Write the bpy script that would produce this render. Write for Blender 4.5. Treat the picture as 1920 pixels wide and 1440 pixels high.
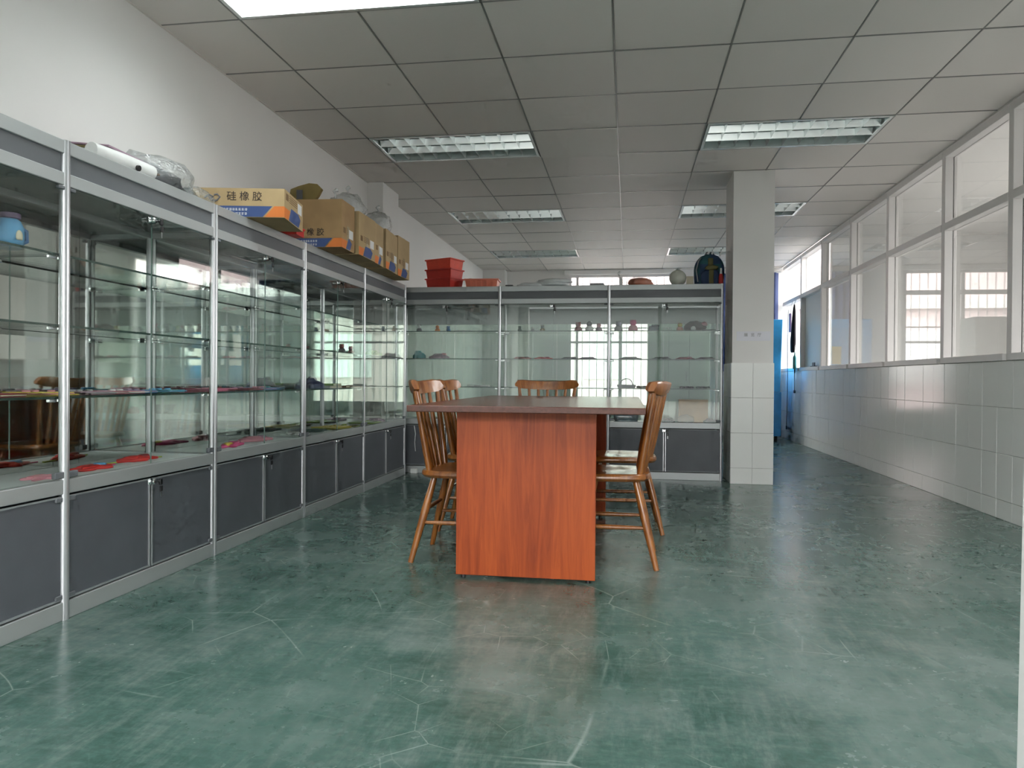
import bpy, bmesh, math, random
from mathutils import Vector, Matrix

for o in list(bpy.data.objects):
    bpy.data.objects.remove(o, do_unlink=True)
SC = bpy.context.scene
COL = SC.collection
R = math.radians
PI = math.pi

# ------------------------------------------------------------------ camera
F_PX, YAW, PITCH, ROLL, CAM_H = 1389.07, .1547, -.0072, .0074, .8642


def ray(px, py):
    a, b = px - 960, py - 720
    cr, sr = math.cos(ROLL), math.sin(ROLL)
    u, v = a * cr + b * sr, -a * sr + b * cr
    dx, dy, dz = u / F_PX, -v / F_PX, 1.0
    cp, sp = math.cos(PITCH), math.sin(PITCH)
    yc, zc = dy * cp + dz * sp, dz * cp - dy * sp
    c, s = math.cos(YAW), math.sin(YAW)
    return Vector((dx * c - zc * s, dx * s + zc * c, yc))


cam_d = bpy.data.cameras.new('camera')
cam = bpy.data.objects.new('camera', cam_d)
COL.objects.link(cam)
cam_d.sensor_width = 36
cam_d.lens = F_PX / 1920 * 36
cam_d.clip_start = .02
cam_d.clip_end = 200
fw = ray(960, 720).normalized()
rt = (ray(1060, 720) - ray(860, 720)).normalized()
up = rt.cross(fw).normalized()
m = Matrix((rt, up, -fw)).transposed().to_4x4()
m.translation = Vector((0, 0, CAM_H))
cam.matrix_world = m
SC.camera = cam

# ------------------------------------------------------------------ light and exposure
SKY = 9.4
world = bpy.data.worlds.new('overcast_sky')
SC.world = world
world.use_nodes = True
bg = world.node_tree.nodes['Background']
bg.inputs[0].default_value = (1.0, .985, .965, 1)
bg.inputs[1].default_value = SKY
SC.view_settings.view_transform = 'Standard'
SC.view_settings.look = 'None'
SC.view_settings.gamma = 1
SC.view_settings.exposure = 0.50
SC.view_settings.use_curve_mapping = False
SC.cycles.transparent_max_bounces = 28
SC.cycles.max_bounces = 7
SC.cycles.glossy_bounces = 4
SC.cycles.diffuse_bounces = 4
SC.cycles.use_adaptive_sampling = True
SC.cycles.adaptive_threshold = .08
SC.cycles.adaptive_min_samples = 12
SC.cycles.sample_clamp_indirect = 6
SC.cycles.use_denoising = True
SC.cycles.caustics_reflective = False
SC.cycles.caustics_refractive = False


def portal(name, loc, rot, sx, sy):
    d = bpy.data.lights.new(name, 'AREA')
    d.shape = 'RECTANGLE'
    d.size, d.size_y = sx, sy
    d.cycles.is_portal = True
    o = bpy.data.objects.new(name, d)
    o.location, o.rotation_euler = loc, rot
    COL.objects.link(o)


# openings of the building: front doorway, front side window, back window, next-room side opening added for light
FRONT_Y, BACK_Y, XL, XR, CEIL = -2.6, 11.9, -2.31, 2.335, 2.604
JAMB_Y = .95
portal('front_doorway_portal', (0, FRONT_Y - .16, 1.2), (R(-90), 0, 0), 4.2, 2.4)
portal('back_window_portal', (-.06, BACK_Y + .2, 1.45), (R(90), 0, 0), 1.55, 2.2)
portal('added_side_opening_portal', (4.9, 5.5, 1.6), (0, R(90), 0), 1.4, 4.2)

# ------------------------------------------------------------------ materials
MATS = {}


def mat(name, col=(.8, .8, .8), rough=.5, metal=0.0, spec=.5, coat=0.0):
    if name in MATS:
        return MATS[name]
    mt = bpy.data.materials.new(name)
    mt.use_nodes = True
    b = mt.node_tree.nodes['Principled BSDF']
    b.inputs['Base Color'].default_value = (*col, 1)
    b.inputs['Roughness'].default_value = rough
    b.inputs['Metallic'].default_value = metal
    b.inputs['Specular IOR Level'].default_value = spec
    b.inputs['Coat Weight'].default_value = coat
    MATS[name] = mt
    return mt


class NT:
    """small helper to wire shader nodes"""

    def __init__(s, mt):
        s.t = mt.node_tree
        s.b = s.t.nodes.get('Principled BSDF')

    def n(s, kind, **kw):
        nd = s.t.nodes.new(kind)
        for k, v in kw.items():
            setattr(nd, k, v)
        return nd

    def link(s, a, b):
        s.t.links.new(a, b)

    def coord(s, scale=(1, 1, 1), rot=(0, 0, 0), out='Object', loc=(0, 0, 0)):
        tc = s.n('ShaderNodeTexCoord')
        mp = s.n('ShaderNodeMapping')
        mp.inputs['Scale'].default_value = scale
        mp.inputs['Rotation'].default_value = rot
        mp.inputs['Location'].default_value = loc
        s.link(tc.outputs[out], mp.inputs['Vector'])
        return mp.outputs[0]

    def noise(s, vec, scale, detail=4, rough=.55, dist=0.0):
        nd = s.n('ShaderNodeTexNoise')
        nd.inputs['Scale'].default_value = scale
        nd.inputs['Detail'].default_value = detail
        nd.inputs['Roughness'].default_value = rough
        nd.inputs['Distortion'].default_value = dist
        if vec is not None:
            s.link(vec, nd.inputs['Vector'])
        return nd.outputs['Fac']

    def ramp(s, fac, stops):
        r = s.n('ShaderNodeValToRGB')
        e = r.color_ramp.elements
        while len(e) < len(stops):
            e.new(.5)
        for i, (p, c) in enumerate(stops):
            e[i].position = p
            e[i].color = (*c, 1) if len(c) == 3 else c
        s.link(fac, r.inputs[0])
        return r.outputs[0]

    def mix(s, fac, a, b, blend='MIX'):
        mx = s.n('ShaderNodeMix', data_type='RGBA', blend_type=blend)
        for sock, v in ((mx.inputs[0], fac), (mx.inputs[6], a), (mx.inputs[7], b)):
            if hasattr(v, 'is_linked') or hasattr(v, 'links'):
                s.link(v, sock)
            elif isinstance(v, (int, float)):
                sock.default_value = v
            else:
                sock.default_value = (*v, 1)
        return mx.outputs[2]

    def math(s, op, a, b=None):
        nd = s.n('ShaderNodeMath', operation=op)
        for sock, v in ((nd.inputs[0], a), (nd.inputs[1], b)):
            if v is None:
                continue
            if isinstance(v, (int, float)):
                sock.default_value = v
            else:
                s.link(v, sock)
        return nd.outputs[0]

    def bump(s, h, strength, dist=.01):
        bp = s.n('ShaderNodeBump')
        bp.inputs['Strength'].default_value = strength
        bp.inputs['Distance'].default_value = dist
        s.link(h, bp.inputs['Height'])
        s.link(bp.outputs[0], s.b.inputs['Normal'])

    def base(s, c):
        s.link(c, s.b.inputs['Base Color'])

    def rough(s, c):
        s.link(c, s.b.inputs['Roughness'])


def mottled(name, col, rough=.5, amount=.06, scale=6, metal=0, spec=.5, bump=0.0, bscale=60, coat=0.0):
    """plain colour with faint mottling"""
    if name in MATS:
        return MATS[name]
    mt = mat(name, col, rough, metal, spec, coat)
    t = NT(mt)
    v = t.coord()
    f = t.noise(v, scale, 2)
    lo = tuple(max(0, c * (1 - amount)) for c in col)
    hi = tuple(min(1, c * (1 + amount)) for c in col)
    t.base(t.ramp(f, [(.3, lo), (.7, hi)]))
    if bump:
        t.bump(t.noise(v, bscale, 3), bump, .004)
    return mt


def glass_mat(name, tint, rough=0.0, f0=.045):
    """clear sheet glass: passes light, mirrors by angle the same from both sides"""
    mt = bpy.data.materials.new(name)
    mt.use_nodes = True
    t = NT(mt)
    t.t.nodes.remove(t.b)
    out = t.t.nodes['Material Output']
    lw = t.n('ShaderNodeLayerWeight')
    lw.inputs[0].default_value = .5
    p5 = t.math('POWER', lw.outputs['Facing'], 5.0)
    fac = t.math('ADD', t.math('MULTIPLY', p5, 1 - f0), f0)
    tr = t.n('ShaderNodeBsdfTransparent')
    tr.inputs[0].default_value = (*tint, 1)
    gl = t.n('ShaderNodeBsdfGlossy')
    gl.inputs['Roughness'].default_value = rough
    gl.inputs['Color'].default_value = (.95, .97, .96, 1)
    mx = t.n('ShaderNodeMixShader')
    t.link(fac, mx.inputs[0])
    t.link(tr.outputs[0], mx.inputs[1])
    t.link(gl.outputs[0], mx.inputs[2])
    t.link(mx.outputs[0], out.inputs[0])
    MATS[name] = mt
    return mt


def bag_mat(name, tint=(.93, .95, .95), haze=.22, haze_col=(.8, .84, .84)):
    """thin crumpled plastic film"""
    mt = bpy.data.materials.new(name)
    mt.use_nodes = True
    t = NT(mt)
    t.t.nodes.remove(t.b)
    out = t.t.nodes['Material Output']
    v = t.coord()
    bp = t.n('ShaderNodeBump')
    bp.inputs['Strength'].default_value = .9
    bp.inputs['Distance'].default_value = .02
    t.link(t.noise(v, 22, 3, .6, 1.5), bp.inputs['Height'])
    tr = t.n('ShaderNodeBsdfTransparent')
    tr.inputs[0].default_value = (*tint, 1)
    di = t.n('ShaderNodeBsdfDiffuse')
    di.inputs[0].default_value = (*haze_col, 1)
    gl = t.n('ShaderNodeBsdfGlossy')
    gl.inputs['Roughness'].default_value = .12
    t.link(bp.outputs[0], gl.inputs['Normal'])
    t.link(bp.outputs[0], di.inputs['Normal'])
    lw = t.n('ShaderNodeLayerWeight')
    lw.inputs[0].default_value = .5
    t.link(bp.outputs[0], lw.inputs['Normal'])
    fac = t.math('ADD', t.math('MULTIPLY', t.math('POWER', lw.outputs['Facing'], 3.0), .6), .07)
    m1 = t.n('ShaderNodeMixShader')
    m1.inputs[0].default_value = haze
    t.link(tr.outputs[0], m1.inputs[1])
    t.link(di.outputs[0], m1.inputs[2])
    m2 = t.n('ShaderNodeMixShader')
    t.link(fac, m2.inputs[0])
    t.link(m1.outputs[0], m2.inputs[1])
    t.link(gl.outputs[0], m2.inputs[2])
    t.link(m2.outputs[0], out.inputs[0])
    MATS[name] = mt
    return mt


def emit_mat(name, col, strength):
    mt = mat(name, col, .4)
    b = mt.node_tree.nodes['Principled BSDF']
    b.inputs['Emission Color'].default_value = (*col, 1)
    b.inputs['Emission Strength'].default_value = strength
    return mt


M_WALL = mottled('painted_wall', (.765, .752, .738), .7, .025, 1.2)
M_WHITE = mottled('white_paint', (.86, .85, .84), .45, .02, 3)
M_FRAME = mottled('white_aluminium_frame', (.80, .77, .765), .4, .02, 3)
M_ALU = mottled('silver_aluminium', (.55, .56, .585), .3, .03, 3, metal=.7)
M_ALU2 = mottled('silver_rail', (.46, .485, .49), .4, .03, 3, metal=.4)
M_PANEL = mottled('dark_grey_panel', (.108, .117, .134), .42, .08, 5)
M_FASCIA = mottled('grey_fascia', (.145, .155, .170), .45, .06, 4)
M_STRIP = mottled('grey_edge_strip', (.27, .29, .30), .35, .04, 4)
M_BOARD = mottled('pale_board', (.62, .66, .66), .4, .03, 4)
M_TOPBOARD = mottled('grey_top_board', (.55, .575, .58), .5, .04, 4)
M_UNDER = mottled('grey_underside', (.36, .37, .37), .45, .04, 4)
M_CHROME = mat('chrome', (.82, .83, .84), .12, 1.0)
M_BLACK = mat('black_plastic', (.015, .015, .017), .4)
M_STEEL = mat('brushed_steel', (.5, .51, .52), .3, .9)
M_GLASS = glass_mat('cabinet_glass', (.968, .985, .977))
M_SHELF = glass_mat('shelf_glass', (.95, .975, .965))
M_GREEN = glass_mat('green_tinted_glass', (.70, .785, .74))
M_EDGE = mat('green_glass_edge', (.025, .06, .05), .25)
M_EDGEL = mat('pale_glass_edge', (.20, .30, .27), .25)
M_WINGLASS = glass_mat('window_glass', (.95, .955, .95), f0=.055)
M_FROST = mat('frosted_film', (.66, .70, .70), .35)
M_MIRROR = mat('silver_mirror', (.77, .805, .78), .03, 1.0)
M_BAG = bag_mat('clear_plastic_bag', haze=.12)
M_BAGC = bag_mat('bright_plastic_bag', (.96, .97, .97), .34, (.90, .92, .92))
M_PACK = mottled('white_packet', (.70, .745, .755), .3, .08, 16, bump=.4, bscale=30)
M_BAGW = bag_mat('milky_plastic_bag', (.94, .96, .96), .6, (.86, .88, .88))
M_TBAR = mat('ceiling_bar', (.22, .216, .208), .3, 0, .7)
M_LOUVRE = mat('louvre_aluminium', (.86, .90, .90), .22, .45)
M_HOUSING = mat('light_housing', (.74, .82, .82), .3, .3)
M_TUBE = mat('unlit_tube', (.85, .88, .88), .25)
M_TUBE_ON = emit_mat('lit_tube', (.96, 1.0, 1.0), 9.0)
M_TILE = mottled('white_wall_tile', (.91, .915, .90), .13, .015, 2, spec=.5)
M_GROUT = mottled('grey_grout', (.68, .675, .655), .8, .08, 12)
M_CONC = mottled('outdoor_asphalt', (.17, .17, .165), .85, .1, .8)


def make_ceiling_mat():
    mt = mat('ceiling_tile', (.70, .685, .66), .55, 0, .4)
    t = NT(mt)
    g = t.n('ShaderNodeObjectInfo')
    c = t.ramp(g.outputs['Random'], [(0, (.715, .675, .645)), (1, (.785, .745, .715))])
    t.base(c)
    v = t.coord((9, 40, 1))
    t.bump(t.noise(v, 1.6, 2, .5, .6), .16, .004)
    return mt


M_CEIL = make_ceiling_mat()


def make_floor_mat():
    mt = mat('green_painted_floor', (.1, .2, .17), .35, 0, .5)
    t = NT(mt)
    v = t.coord()
    big = t.noise(v, .55, 2, .6)
    mid = t.noise(v, 1.9, 6, .66)
    vs = t.coord((2.2, 11, 1), (0, 0, R(12)))
    streak = t.noise(vs, 1.7, 5, .72)
    vs2 = t.coord((14, 2.6, 1), (0, 0, R(-24)))
    streak2 = t.noise(vs2, 1.4, 5, .74)
    fine = t.noise(v, 46, 3, .75)
    c = t.ramp(mid, [(.28, (.036, .094, .078)), (.50, (.070, .147, .126)), (.74, (.140, .215, .196))])
    c2 = t.ramp(big, [(.35, (.78, .84, .82)), (.65, (1.16, 1.1, 1.1))])
    c = t.mix(1.0, c, c2, 'MULTIPLY')
    s1 = t.ramp(streak, [(.46, (0, 0, 0)), (.85, (.50, .50, .50))])
    c = t.mix(s1, c, (.20, .27, .25))
    s2 = t.ramp(streak2, [(.48, (0, 0, 0)), (.82, (.55, .55, .55))])
    c = t.mix(s2, c, (.26, .315, .30))
    f1 = t.ramp(fine, [(.4, (.88, .88, .88)), (.68, (1.12, 1.12, 1.12))])
    c = t.mix(1.0, c, f1, 'MULTIPLY')
    hz = t.ramp(t.noise(t.coord(loc=(5.2, 9.1, 0)), 1.1, 6, .74), [(.50, (0, 0, 0)), (.72, (.62, .62, .62))])
    c = t.mix(hz, c, (.27, .325, .31))
    # dark spots
    sp = t.ramp(t.noise(t.coord((1, 2.2, 1), loc=(3.3, 1.7, 0)), 2.3, 2, .5), [(.69, (0, 0, 0)), (.80, (.38, .38, .38))])
    c = t.mix(sp, c, (.045, .10, .085))

    def scratches(scale, rot, thr, seed, keep):
        vv = t.coord((1, 1, 1), (0, 0, rot), loc=(seed, seed * .7, 0))
        wn = t.n('ShaderNodeTexNoise')
        wn.inputs['Scale'].default_value = .9
        wn.inputs['Detail'].default_value = 0
        t.link(vv, wn.inputs['Vector'])
        wv = t.n('ShaderNodeVectorMath', operation='SCALE')
        t.link(wn.outputs['Color'], wv.inputs[0])
        wv.inputs['Scale'].default_value = .30
        ad = t.n('ShaderNodeVectorMath', operation='ADD')
        t.link(vv, ad.inputs[0])
        t.link(wv.outputs[0], ad.inputs[1])
        vo = t.n('ShaderNodeTexVoronoi', feature='DISTANCE_TO_EDGE')
        vo.inputs['Scale'].default_value = scale
        t.link(ad.outputs[0], vo.inputs['Vector'])
        line = t.ramp(vo.outputs['Distance'], [(0, (1, 1, 1)), (thr, (0, 0, 0))])
        gate = t.ramp(t.noise(vv, 2.1, 1), [(keep, (0, 0, 0)), (keep + .09, (1, 1, 1))])
        return t.mix(1.0, line, gate, 'MULTIPLY')

    for a in ((.9, .4, .0022, 2.0, .50), (2.2, 1.7, .005, 7.0, .53), (5.2, 2.6, .011, 13.0, .56)):
        sc = scratches(*a)
        k = t.math('MULTIPLY', sc, .42)
        c = t.mix(k, c, (.46, .55, .52))
    t.base(c)
    rr = t.math('ADD', t.math('MULTIPLY', mid, .26), .13)
    t.rough(rr)
    t.bump(t.noise(v, 3.0, 1, .5), .05, .01)
    return mt


M_FLOOR = make_floor_mat()


def wood(name, dark, light, rough, scale=(1, 1, 1), coat=0.0, grain=(40, 40, 3), spec=.5):
    mt = mat(name, light, rough, 0, spec, coat)
    t = NT(mt)
    v = t.coord(grain)
    f = t.noise(v, 1.0, 4, .62, 1.4)
    v2 = t.coord((grain[0] * .12, grain[1] * .12, grain[2] * .22))
    g = t.noise(v2, 1.0, 2, .5, 2.2)
    mx = t.math('ADD', t.math('MULTIPLY', f, .6), t.math('MULTIPLY', g, .4))
    mid = tuple((a + b) / 2 for a, b in zip(dark, light))
    t.base(t.ramp(mx, [(.34, dark), (.48, mid), (.62, light)]))
    if coat:
        t.b.inputs['Coat Roughness'].default_value = .08
    return mt


M_CHAIR = wood('varnished_chair_wood', (.17, .048, .009), (.42, .150, .030), .30, coat=.5, grain=(30, 30, 5))
M_TABLE = wood('cherry_laminate', (.27, .040, .009), (.50, .096, .021), .38, grain=(34, 34, 2.2), spec=.35)
M_TTOP = wood('brown_table_top', (.085, .026, .016), (.14, .044, .028), .24, grain=(40, 3, 40))
M_CARD = mottled('cardboard', (.42, .265, .125), .75, .10, 7)
M_CARD2 = mottled('tan_cardboard', (.50, .36, .19), .75, .08, 7)
M_CARDIN = mottled('cardboard_inside', (.24, .15, .075), .85, .1, 7)
M_TAPE = mat('packing_tape', (.50, .40, .25), .18, 0, .6)
M_PBLUE = mottled('printed_blue', (.055, .10, .27), .6, .06, 8)
M_PORANGE = mottled('printed_orange', (.78, .22, .045), .6, .06, 8)
M_PINK_TXT = mat('printed_dark', (.05, .035, .03), .7)
M_PAPER = mat('white_paper', (.82, .83, .83), .6)
M_GREYINK = mat('grey_ink', (.2, .2, .21), .7)


def col(name, c, rough=.45, spec=.5):
    return mottled('plastic_' + name, c, rough, .07, 14, spec=spec)


C = dict(red=(.62, .035, .03), dred=(.26, .03, .035), pink=(.80, .10, .28), rose=(.62, .27, .32), mauve=(.36, .24, .31), navy=(.045, .05, .13),
         blue=(.07, .22, .50), sky=(.12, .38, .66), teal=(.06, .30, .32), green=(.25, .42, .10), lime=(.45, .55, .10), dgreen=(.05, .10, .08),
         yellow=(.72, .55, .08), cream=(.72, .66, .50), white=(.80, .81, .80), grey=(.35, .36, .37), dgrey=(.09, .09, .10), orange=(.80, .25, .04),
         salmon=(.78, .22, .13), crate=(.84, .085, .045), crate2=(.66, .05, .035), peach=(.75, .35, .25), brown=(.20, .09, .05), olive=(.22, .18, .06),
         purple=(.10, .06, .14), lilac=(.45, .42, .52))


def P(k, rough=.45):
    return col(k, C[k], rough)


# ------------------------------------------------------------------ mesh helpers
class MB:
    def __init__(s):
        s.v, s.f, s.mi = [], [], []

    def add(s, verts, faces, mi=0):
        k = len(s.v)
        s.v += [tuple(v) for v in verts]
        s.f += [tuple(i + k for i in f) for f in faces]
        s.mi += [mi] * len(faces)
        return s

    def box(s, x0, x1, y0, y1, z0, z1, mi=0, mtx=None):
        vs = [Vector(p) for p in ((x0, y0, z0), (x1, y0, z0), (x1, y1, z0), (x0, y1, z0), (x0, y0, z1), (x1, y0, z1), (x1, y1, z1), (x0, y1, z1))]
        if mtx is not None:
            vs = [mtx @ v for v in vs]
        return s.add(vs, [(0, 3, 2, 1), (4, 5, 6, 7), (0, 1, 5, 4), (1, 2, 6, 5), (2, 3, 7, 6), (3, 0, 4, 7)], mi)

    def tube(s, pts, rad, n=10, mi=0, cap=True):
        pts = [Vector(p) for p in pts]
        rads = rad if isinstance(rad, (list, tuple)) else [rad] * len(pts)
        vs, fs = [], []
        side = None
        for i, p in enumerate(pts):
            a = pts[max(0, i - 1)]
            b = pts[min(len(pts) - 1, i + 1)]
            d = (b - a).normalized()
            if side is None:
                side = d.orthogonal().normalized()
            side = (side - d * side.dot(d)).normalized()
            w = d.cross(side)
            for k in range(n):
                t = 2 * PI * k / n
                vs.append(p + (side * math.cos(t) + w * math.sin(t)) * rads[i])
        for i in range(len(pts) - 1):
            for k in range(n):
                fs.append((i * n + k, i * n + (k + 1) % n, (i + 1) * n + (k + 1) % n, (i + 1) * n + k))
        if cap:
            fs.append(tuple(reversed(range(n))))
            fs.append(tuple(range((len(pts) - 1) * n, len(pts) * n)))
        return s.add(vs, fs, mi)

    def lathe(s, prof, cx=0, cy=0, n=20, sx=1, sy=1, mi=0):
        vs, fs = [], []
        for r, z in prof:
            for k in range(n):
                t = 2 * PI * k / n
                vs.append((cx + r * math.cos(t) * sx, cy + r * math.sin(t) * sy, z))
        for i in range(len(prof) - 1):
            for k in range(n):
                fs.append((i * n + k, i * n + (k + 1) % n, (i + 1) * n + (k + 1) % n, (i + 1) * n + k))
        fs.append(tuple(reversed(range(n))))
        fs.append(tuple(range((len(prof) - 1) * n, len(prof) * n)))
        return s.add(vs, fs, mi)

    def loft(s, rings, mi=0, close=True):
        n = len(rings[0])
        vs = [p for r in rings for p in r]
        fs = []
        for i in range(len(rings) - 1):
            for k in range(n):
                fs.append((i * n + k, i * n + (k + 1) % n, (i + 1) * n + (k + 1) % n, (i + 1) * n + k))
        if close:
            fs.append(tuple(reversed(range(n))))
            fs.append(tuple(range((len(rings) - 1) * n, len(rings) * n)))
        return s.add(vs, fs, mi)

    def prism(s, pts2, z0, z1, mi=0):
        n = len(pts2)
        vs = [(x, y, z0) for x, y in pts2] + [(x, y, z1) for x, y in pts2]
        fs = [tuple(reversed(range(n))), tuple(range(n, 2 * n))] + [(k, (k + 1) % n, n + (k + 1) % n, n + k) for k in range(n)]
        return s.add(vs, fs, mi)

    def xf(s, mtx):
        s.v = [tuple(mtx @ Vector(p)) for p in s.v]
        return s

    def mesh(s, name, mats, bevel=0, smooth=None, seg=2):
        me = bpy.data.meshes.new(name)
        me.from_pydata(s.v, [], s.f)
        if not isinstance(mats, (list, tuple)):
            mats = [mats]
        for mt in mats:
            me.materials.append(mt)
        if len(mats) > 1:
            me.polygons.foreach_set('material_index', s.mi)
        bm = bmesh.new()
        bm.from_mesh(me)
        bmesh.ops.recalc_face_normals(bm, faces=bm.faces)
        if bevel:
            bmesh.ops.bevel(bm, geom=list(bm.edges), offset=bevel, segments=seg, profile=.5, affect='EDGES', clamp_overlap=True)
        bm.to_mesh(me)
        bm.free()
        if smooth is not None:
            me.polygons.foreach_set('use_smooth', [True] * len(me.polygons))
            me.set_sharp_from_angle(angle=R(smooth))
        me.update()
        return me

    def build(s, name, mats, parent=None, bevel=0, smooth=None, seg=2):
        return link(name, s.mesh(name, mats, bevel, smooth, seg), parent)


def link(name, me, parent=None, loc=None, rot=None):
    o = bpy.data.objects.new(name, me)
    COL.objects.link(o)
    if parent is not None:
        o.parent = parent
    if loc is not None:
        o.location = loc
    if rot is not None:
        o.rotation_euler = rot
    return o


def tag(o, label=None, cat=None, group=None, kind=None):
    for k, v in (('label', label), ('category', cat), ('group', group), ('kind', kind)):
        if v:
            o[k] = v
    return o


def thing(name, label, cat, loc=(0, 0, 0), rotz=0, group=None):
    o = bpy.data.objects.new(name, None)
    COL.objects.link(o)
    o.empty_display_size = .05
    o.location = loc
    o.rotation_euler = (0, 0, rotz)
    return tag(o, label, cat, group)


def copy_tree(o, parent=None):
    c = o.copy()
    COL.objects.link(c)
    if parent is not None:
        c.parent = parent
    for ch in list(o.children):
        copy_tree(ch, c)
    return c


def struct(name, mb, mats, label, bevel=0):
    o = mb.build(name, mats, None, bevel)
    return tag(o, label, None, None, 'structure')


def sroot(name, label):
    o = bpy.data.objects.new(name, None)
    COL.objects.link(o)
    return tag(o, label, None, None, 'structure')


def pane(name, x0, x1, y0, y1, z0, z1, parent, gm, em=None):
    """sheet of glass: the two large faces are glass, the thin edges green"""
    d = (x1 - x0, y1 - y0, z1 - z0)
    ax = d.index(min(d))
    b = MB().box(x0, x1, y0, y1, z0, z1)
    big = {2: (0, 1), 1: (2, 4), 0: (3, 5)}[ax]
    b.mi = [0 if i in big else 1 for i in range(6)]
    return b.build(name, [gm, em or M_EDGE], parent)


def text_mesh(body, size, mt, name='lettering', depth=.0006):
    cu = bpy.data.curves.new(name, 'FONT')
    cu.body = body
    cu.size = size
    cu.align_x = 'CENTER'
    cu.align_y = 'CENTER'
    cu.extrude = depth
    cu.resolution_u = 3
    t = bpy.data.objects.new('text_source', cu)
    COL.objects.link(t)
    dg = bpy.context.evaluated_depsgraph_get()
    me = bpy.data.meshes.new_from_object(t.evaluated_get(dg))
    bpy.data.objects.remove(t, do_unlink=True)
    me.materials.clear()
    me.materials.append(mt)
    return me


RND = random.Random(11)

# ------------------------------------------------------------------ setting: floor and walls
struct('floor', MB().box(XL - .2, XR + .2, FRONT_Y - .2, BACK_Y + .2, -.12, 0), M_FLOOR, 'scuffed green painted concrete floor')
struct('ground', MB().box(-40, 40, -40, 60, -.30, -.13), M_CONC, 'grey concrete ground outside the building')

struct('wall_left', MB().box(XL - .18, XL, FRONT_Y - .2, BACK_Y + .2, 0, 2.95).box(XL, -2.165, 6.35, 6.80, 0, CEIL + .05), M_WALL,
       'plain white left wall with a shallow pilaster')

# front wall behind the camera: wide open doorway; slim post of a door frame at the edge of the view
fy0, fy1 = FRONT_Y - .15, FRONT_Y
struct('wall_front', MB().box(XL - .18, -2.1, fy0, fy1, 0, 2.95).box(-2.1, 2.1, fy0, fy1, 2.4, 2.95).box(2.1, XR + .2, fy0, fy1, 0, 2.95), M_WALL,
       'white front wall around the wide doorway')
dr = sroot('door_1', 'slim white door frame post at the edge of the view')
mt_lean = Matrix.Translation((.464, JAMB_Y - .07, 0)) @ Matrix.Rotation(.010, 4, 'Y')
MB().box(-.004, .05, -.09, .09, 0, CEIL - .01, mtx=mt_lean).build('frame_post', M_WHITE, dr, bevel=.004)

# back wall with its big window
WX0, WX1, WZ0, WZ1 = -.95, .72, .42, 2.535
struct('wall_back', MB().box(XL - .18, WX0, BACK_Y, BACK_Y + .2, 0, 2.95).box(WX1, XR + .2, BACK_Y, BACK_Y + .2, 0, 2.95)
       .box(WX0, WX1, BACK_Y, BACK_Y + .2, 0, WZ0).box(WX0, WX1, BACK_Y, BACK_Y + .2, WZ1, 2.95)
       .box(XL, -1.95, BACK_Y - .22, BACK_Y, 0, CEIL), M_WALL, 'white back wall with a wide barred window')
w = sroot('window_1', 'wide white framed back window with security bars')
yw = BACK_Y + .05
for a, b in ((WX0, WX0 + .045), (-.14, -.09), (-.83, -.79), (WX1 - .045, WX1)):
    MB().box(a, b, yw - .025, yw + .025, WZ0, WZ1).build('window_mullion', M_FRAME, w, bevel=.003)
for a, b in ((WZ0, WZ0 + .045), (1.44, 1.475), (2.17, 2.235), (WZ1 - .04, WZ1)):
    MB().box(WX0, WX1, yw - .03, yw + .03, a, b).build('window_rail', M_FRAME, w, bevel=.003)
for (a, b) in ((WX0 + .045, -.83), (-.79, -.14), (-.09, WX1 - .045)):
    for (c, d) in ((WZ0 + .045, 1.44), (1.475, 2.17), (2.235, WZ1 - .04)):
        pane('window_pane', a, b, yw - .003, yw + .003, c, d, w, M_WINGLASS, M_EDGEL)
bar = MB().tube([(0, 0, WZ0), (0, 0, WZ1)], .007, 6).mesh('security_bar', M_STEEL)
k = 0
x = WX0 + .10
while x < WX1 - .03:
    link('security_bar', bar, w, (x, BACK_Y + .15, 0))
    x += .118
MB().box(WX0, WX1, BACK_Y + .14, BACK_Y + .16, 1.68, 1.70).build('security_bar_tie', M_STEEL, w)
struct('trim_1', MB().box(WX0 - .06, WX1 + .1, BACK_Y - .07, BACK_Y, 2.53, 2.60), M_WHITE, 'white box casing along the top of the back window', bevel=.004)

# right partition: tiled dado and glazed upper part
dado = struct('wall_right', MB().box(XR + .008, XR + .14, FRONT_Y, BACK_Y + .2, 0, 1.0), M_GROUT, 'right partition with white tiled dado below windows')
tw, th = .2, .292
zs = [(.0, .122), (.122, .414), (.414, .706), (.706, .998)]
tile_me = {}
for zi, (z0, z1) in enumerate(zs):
    b = MB().box(-.003, .010, .0012, tw - .0012, z0 + .0012, z1 - .0012)
    tile_me[zi] = b.mesh('wall_tile', M_TILE, bevel=.0012, seg=1)
MB().box(XR, XR + .010, FRONT_Y, .93, 0, .998).build('tiled_run', M_TILE, dado)
y = .95
while y < BACK_Y - .05:
    for zi in range(4):
        o = link('wall_tile', tile_me[zi], dado, (XR + RND.uniform(-.0012, .0012), y, 0))
        o.rotation_euler = (0, RND.uniform(-.002, .002), RND.uniform(-.003, .003))
    y += tw
bays = [FRONT_Y + .03, -1.68, -.56, .56, 1.68, 2.8, 3.92, 5.04, 6.04, 7.26, 8.40, 9.60, 10.69, BACK_Y]
XG = XR + .07
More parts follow.
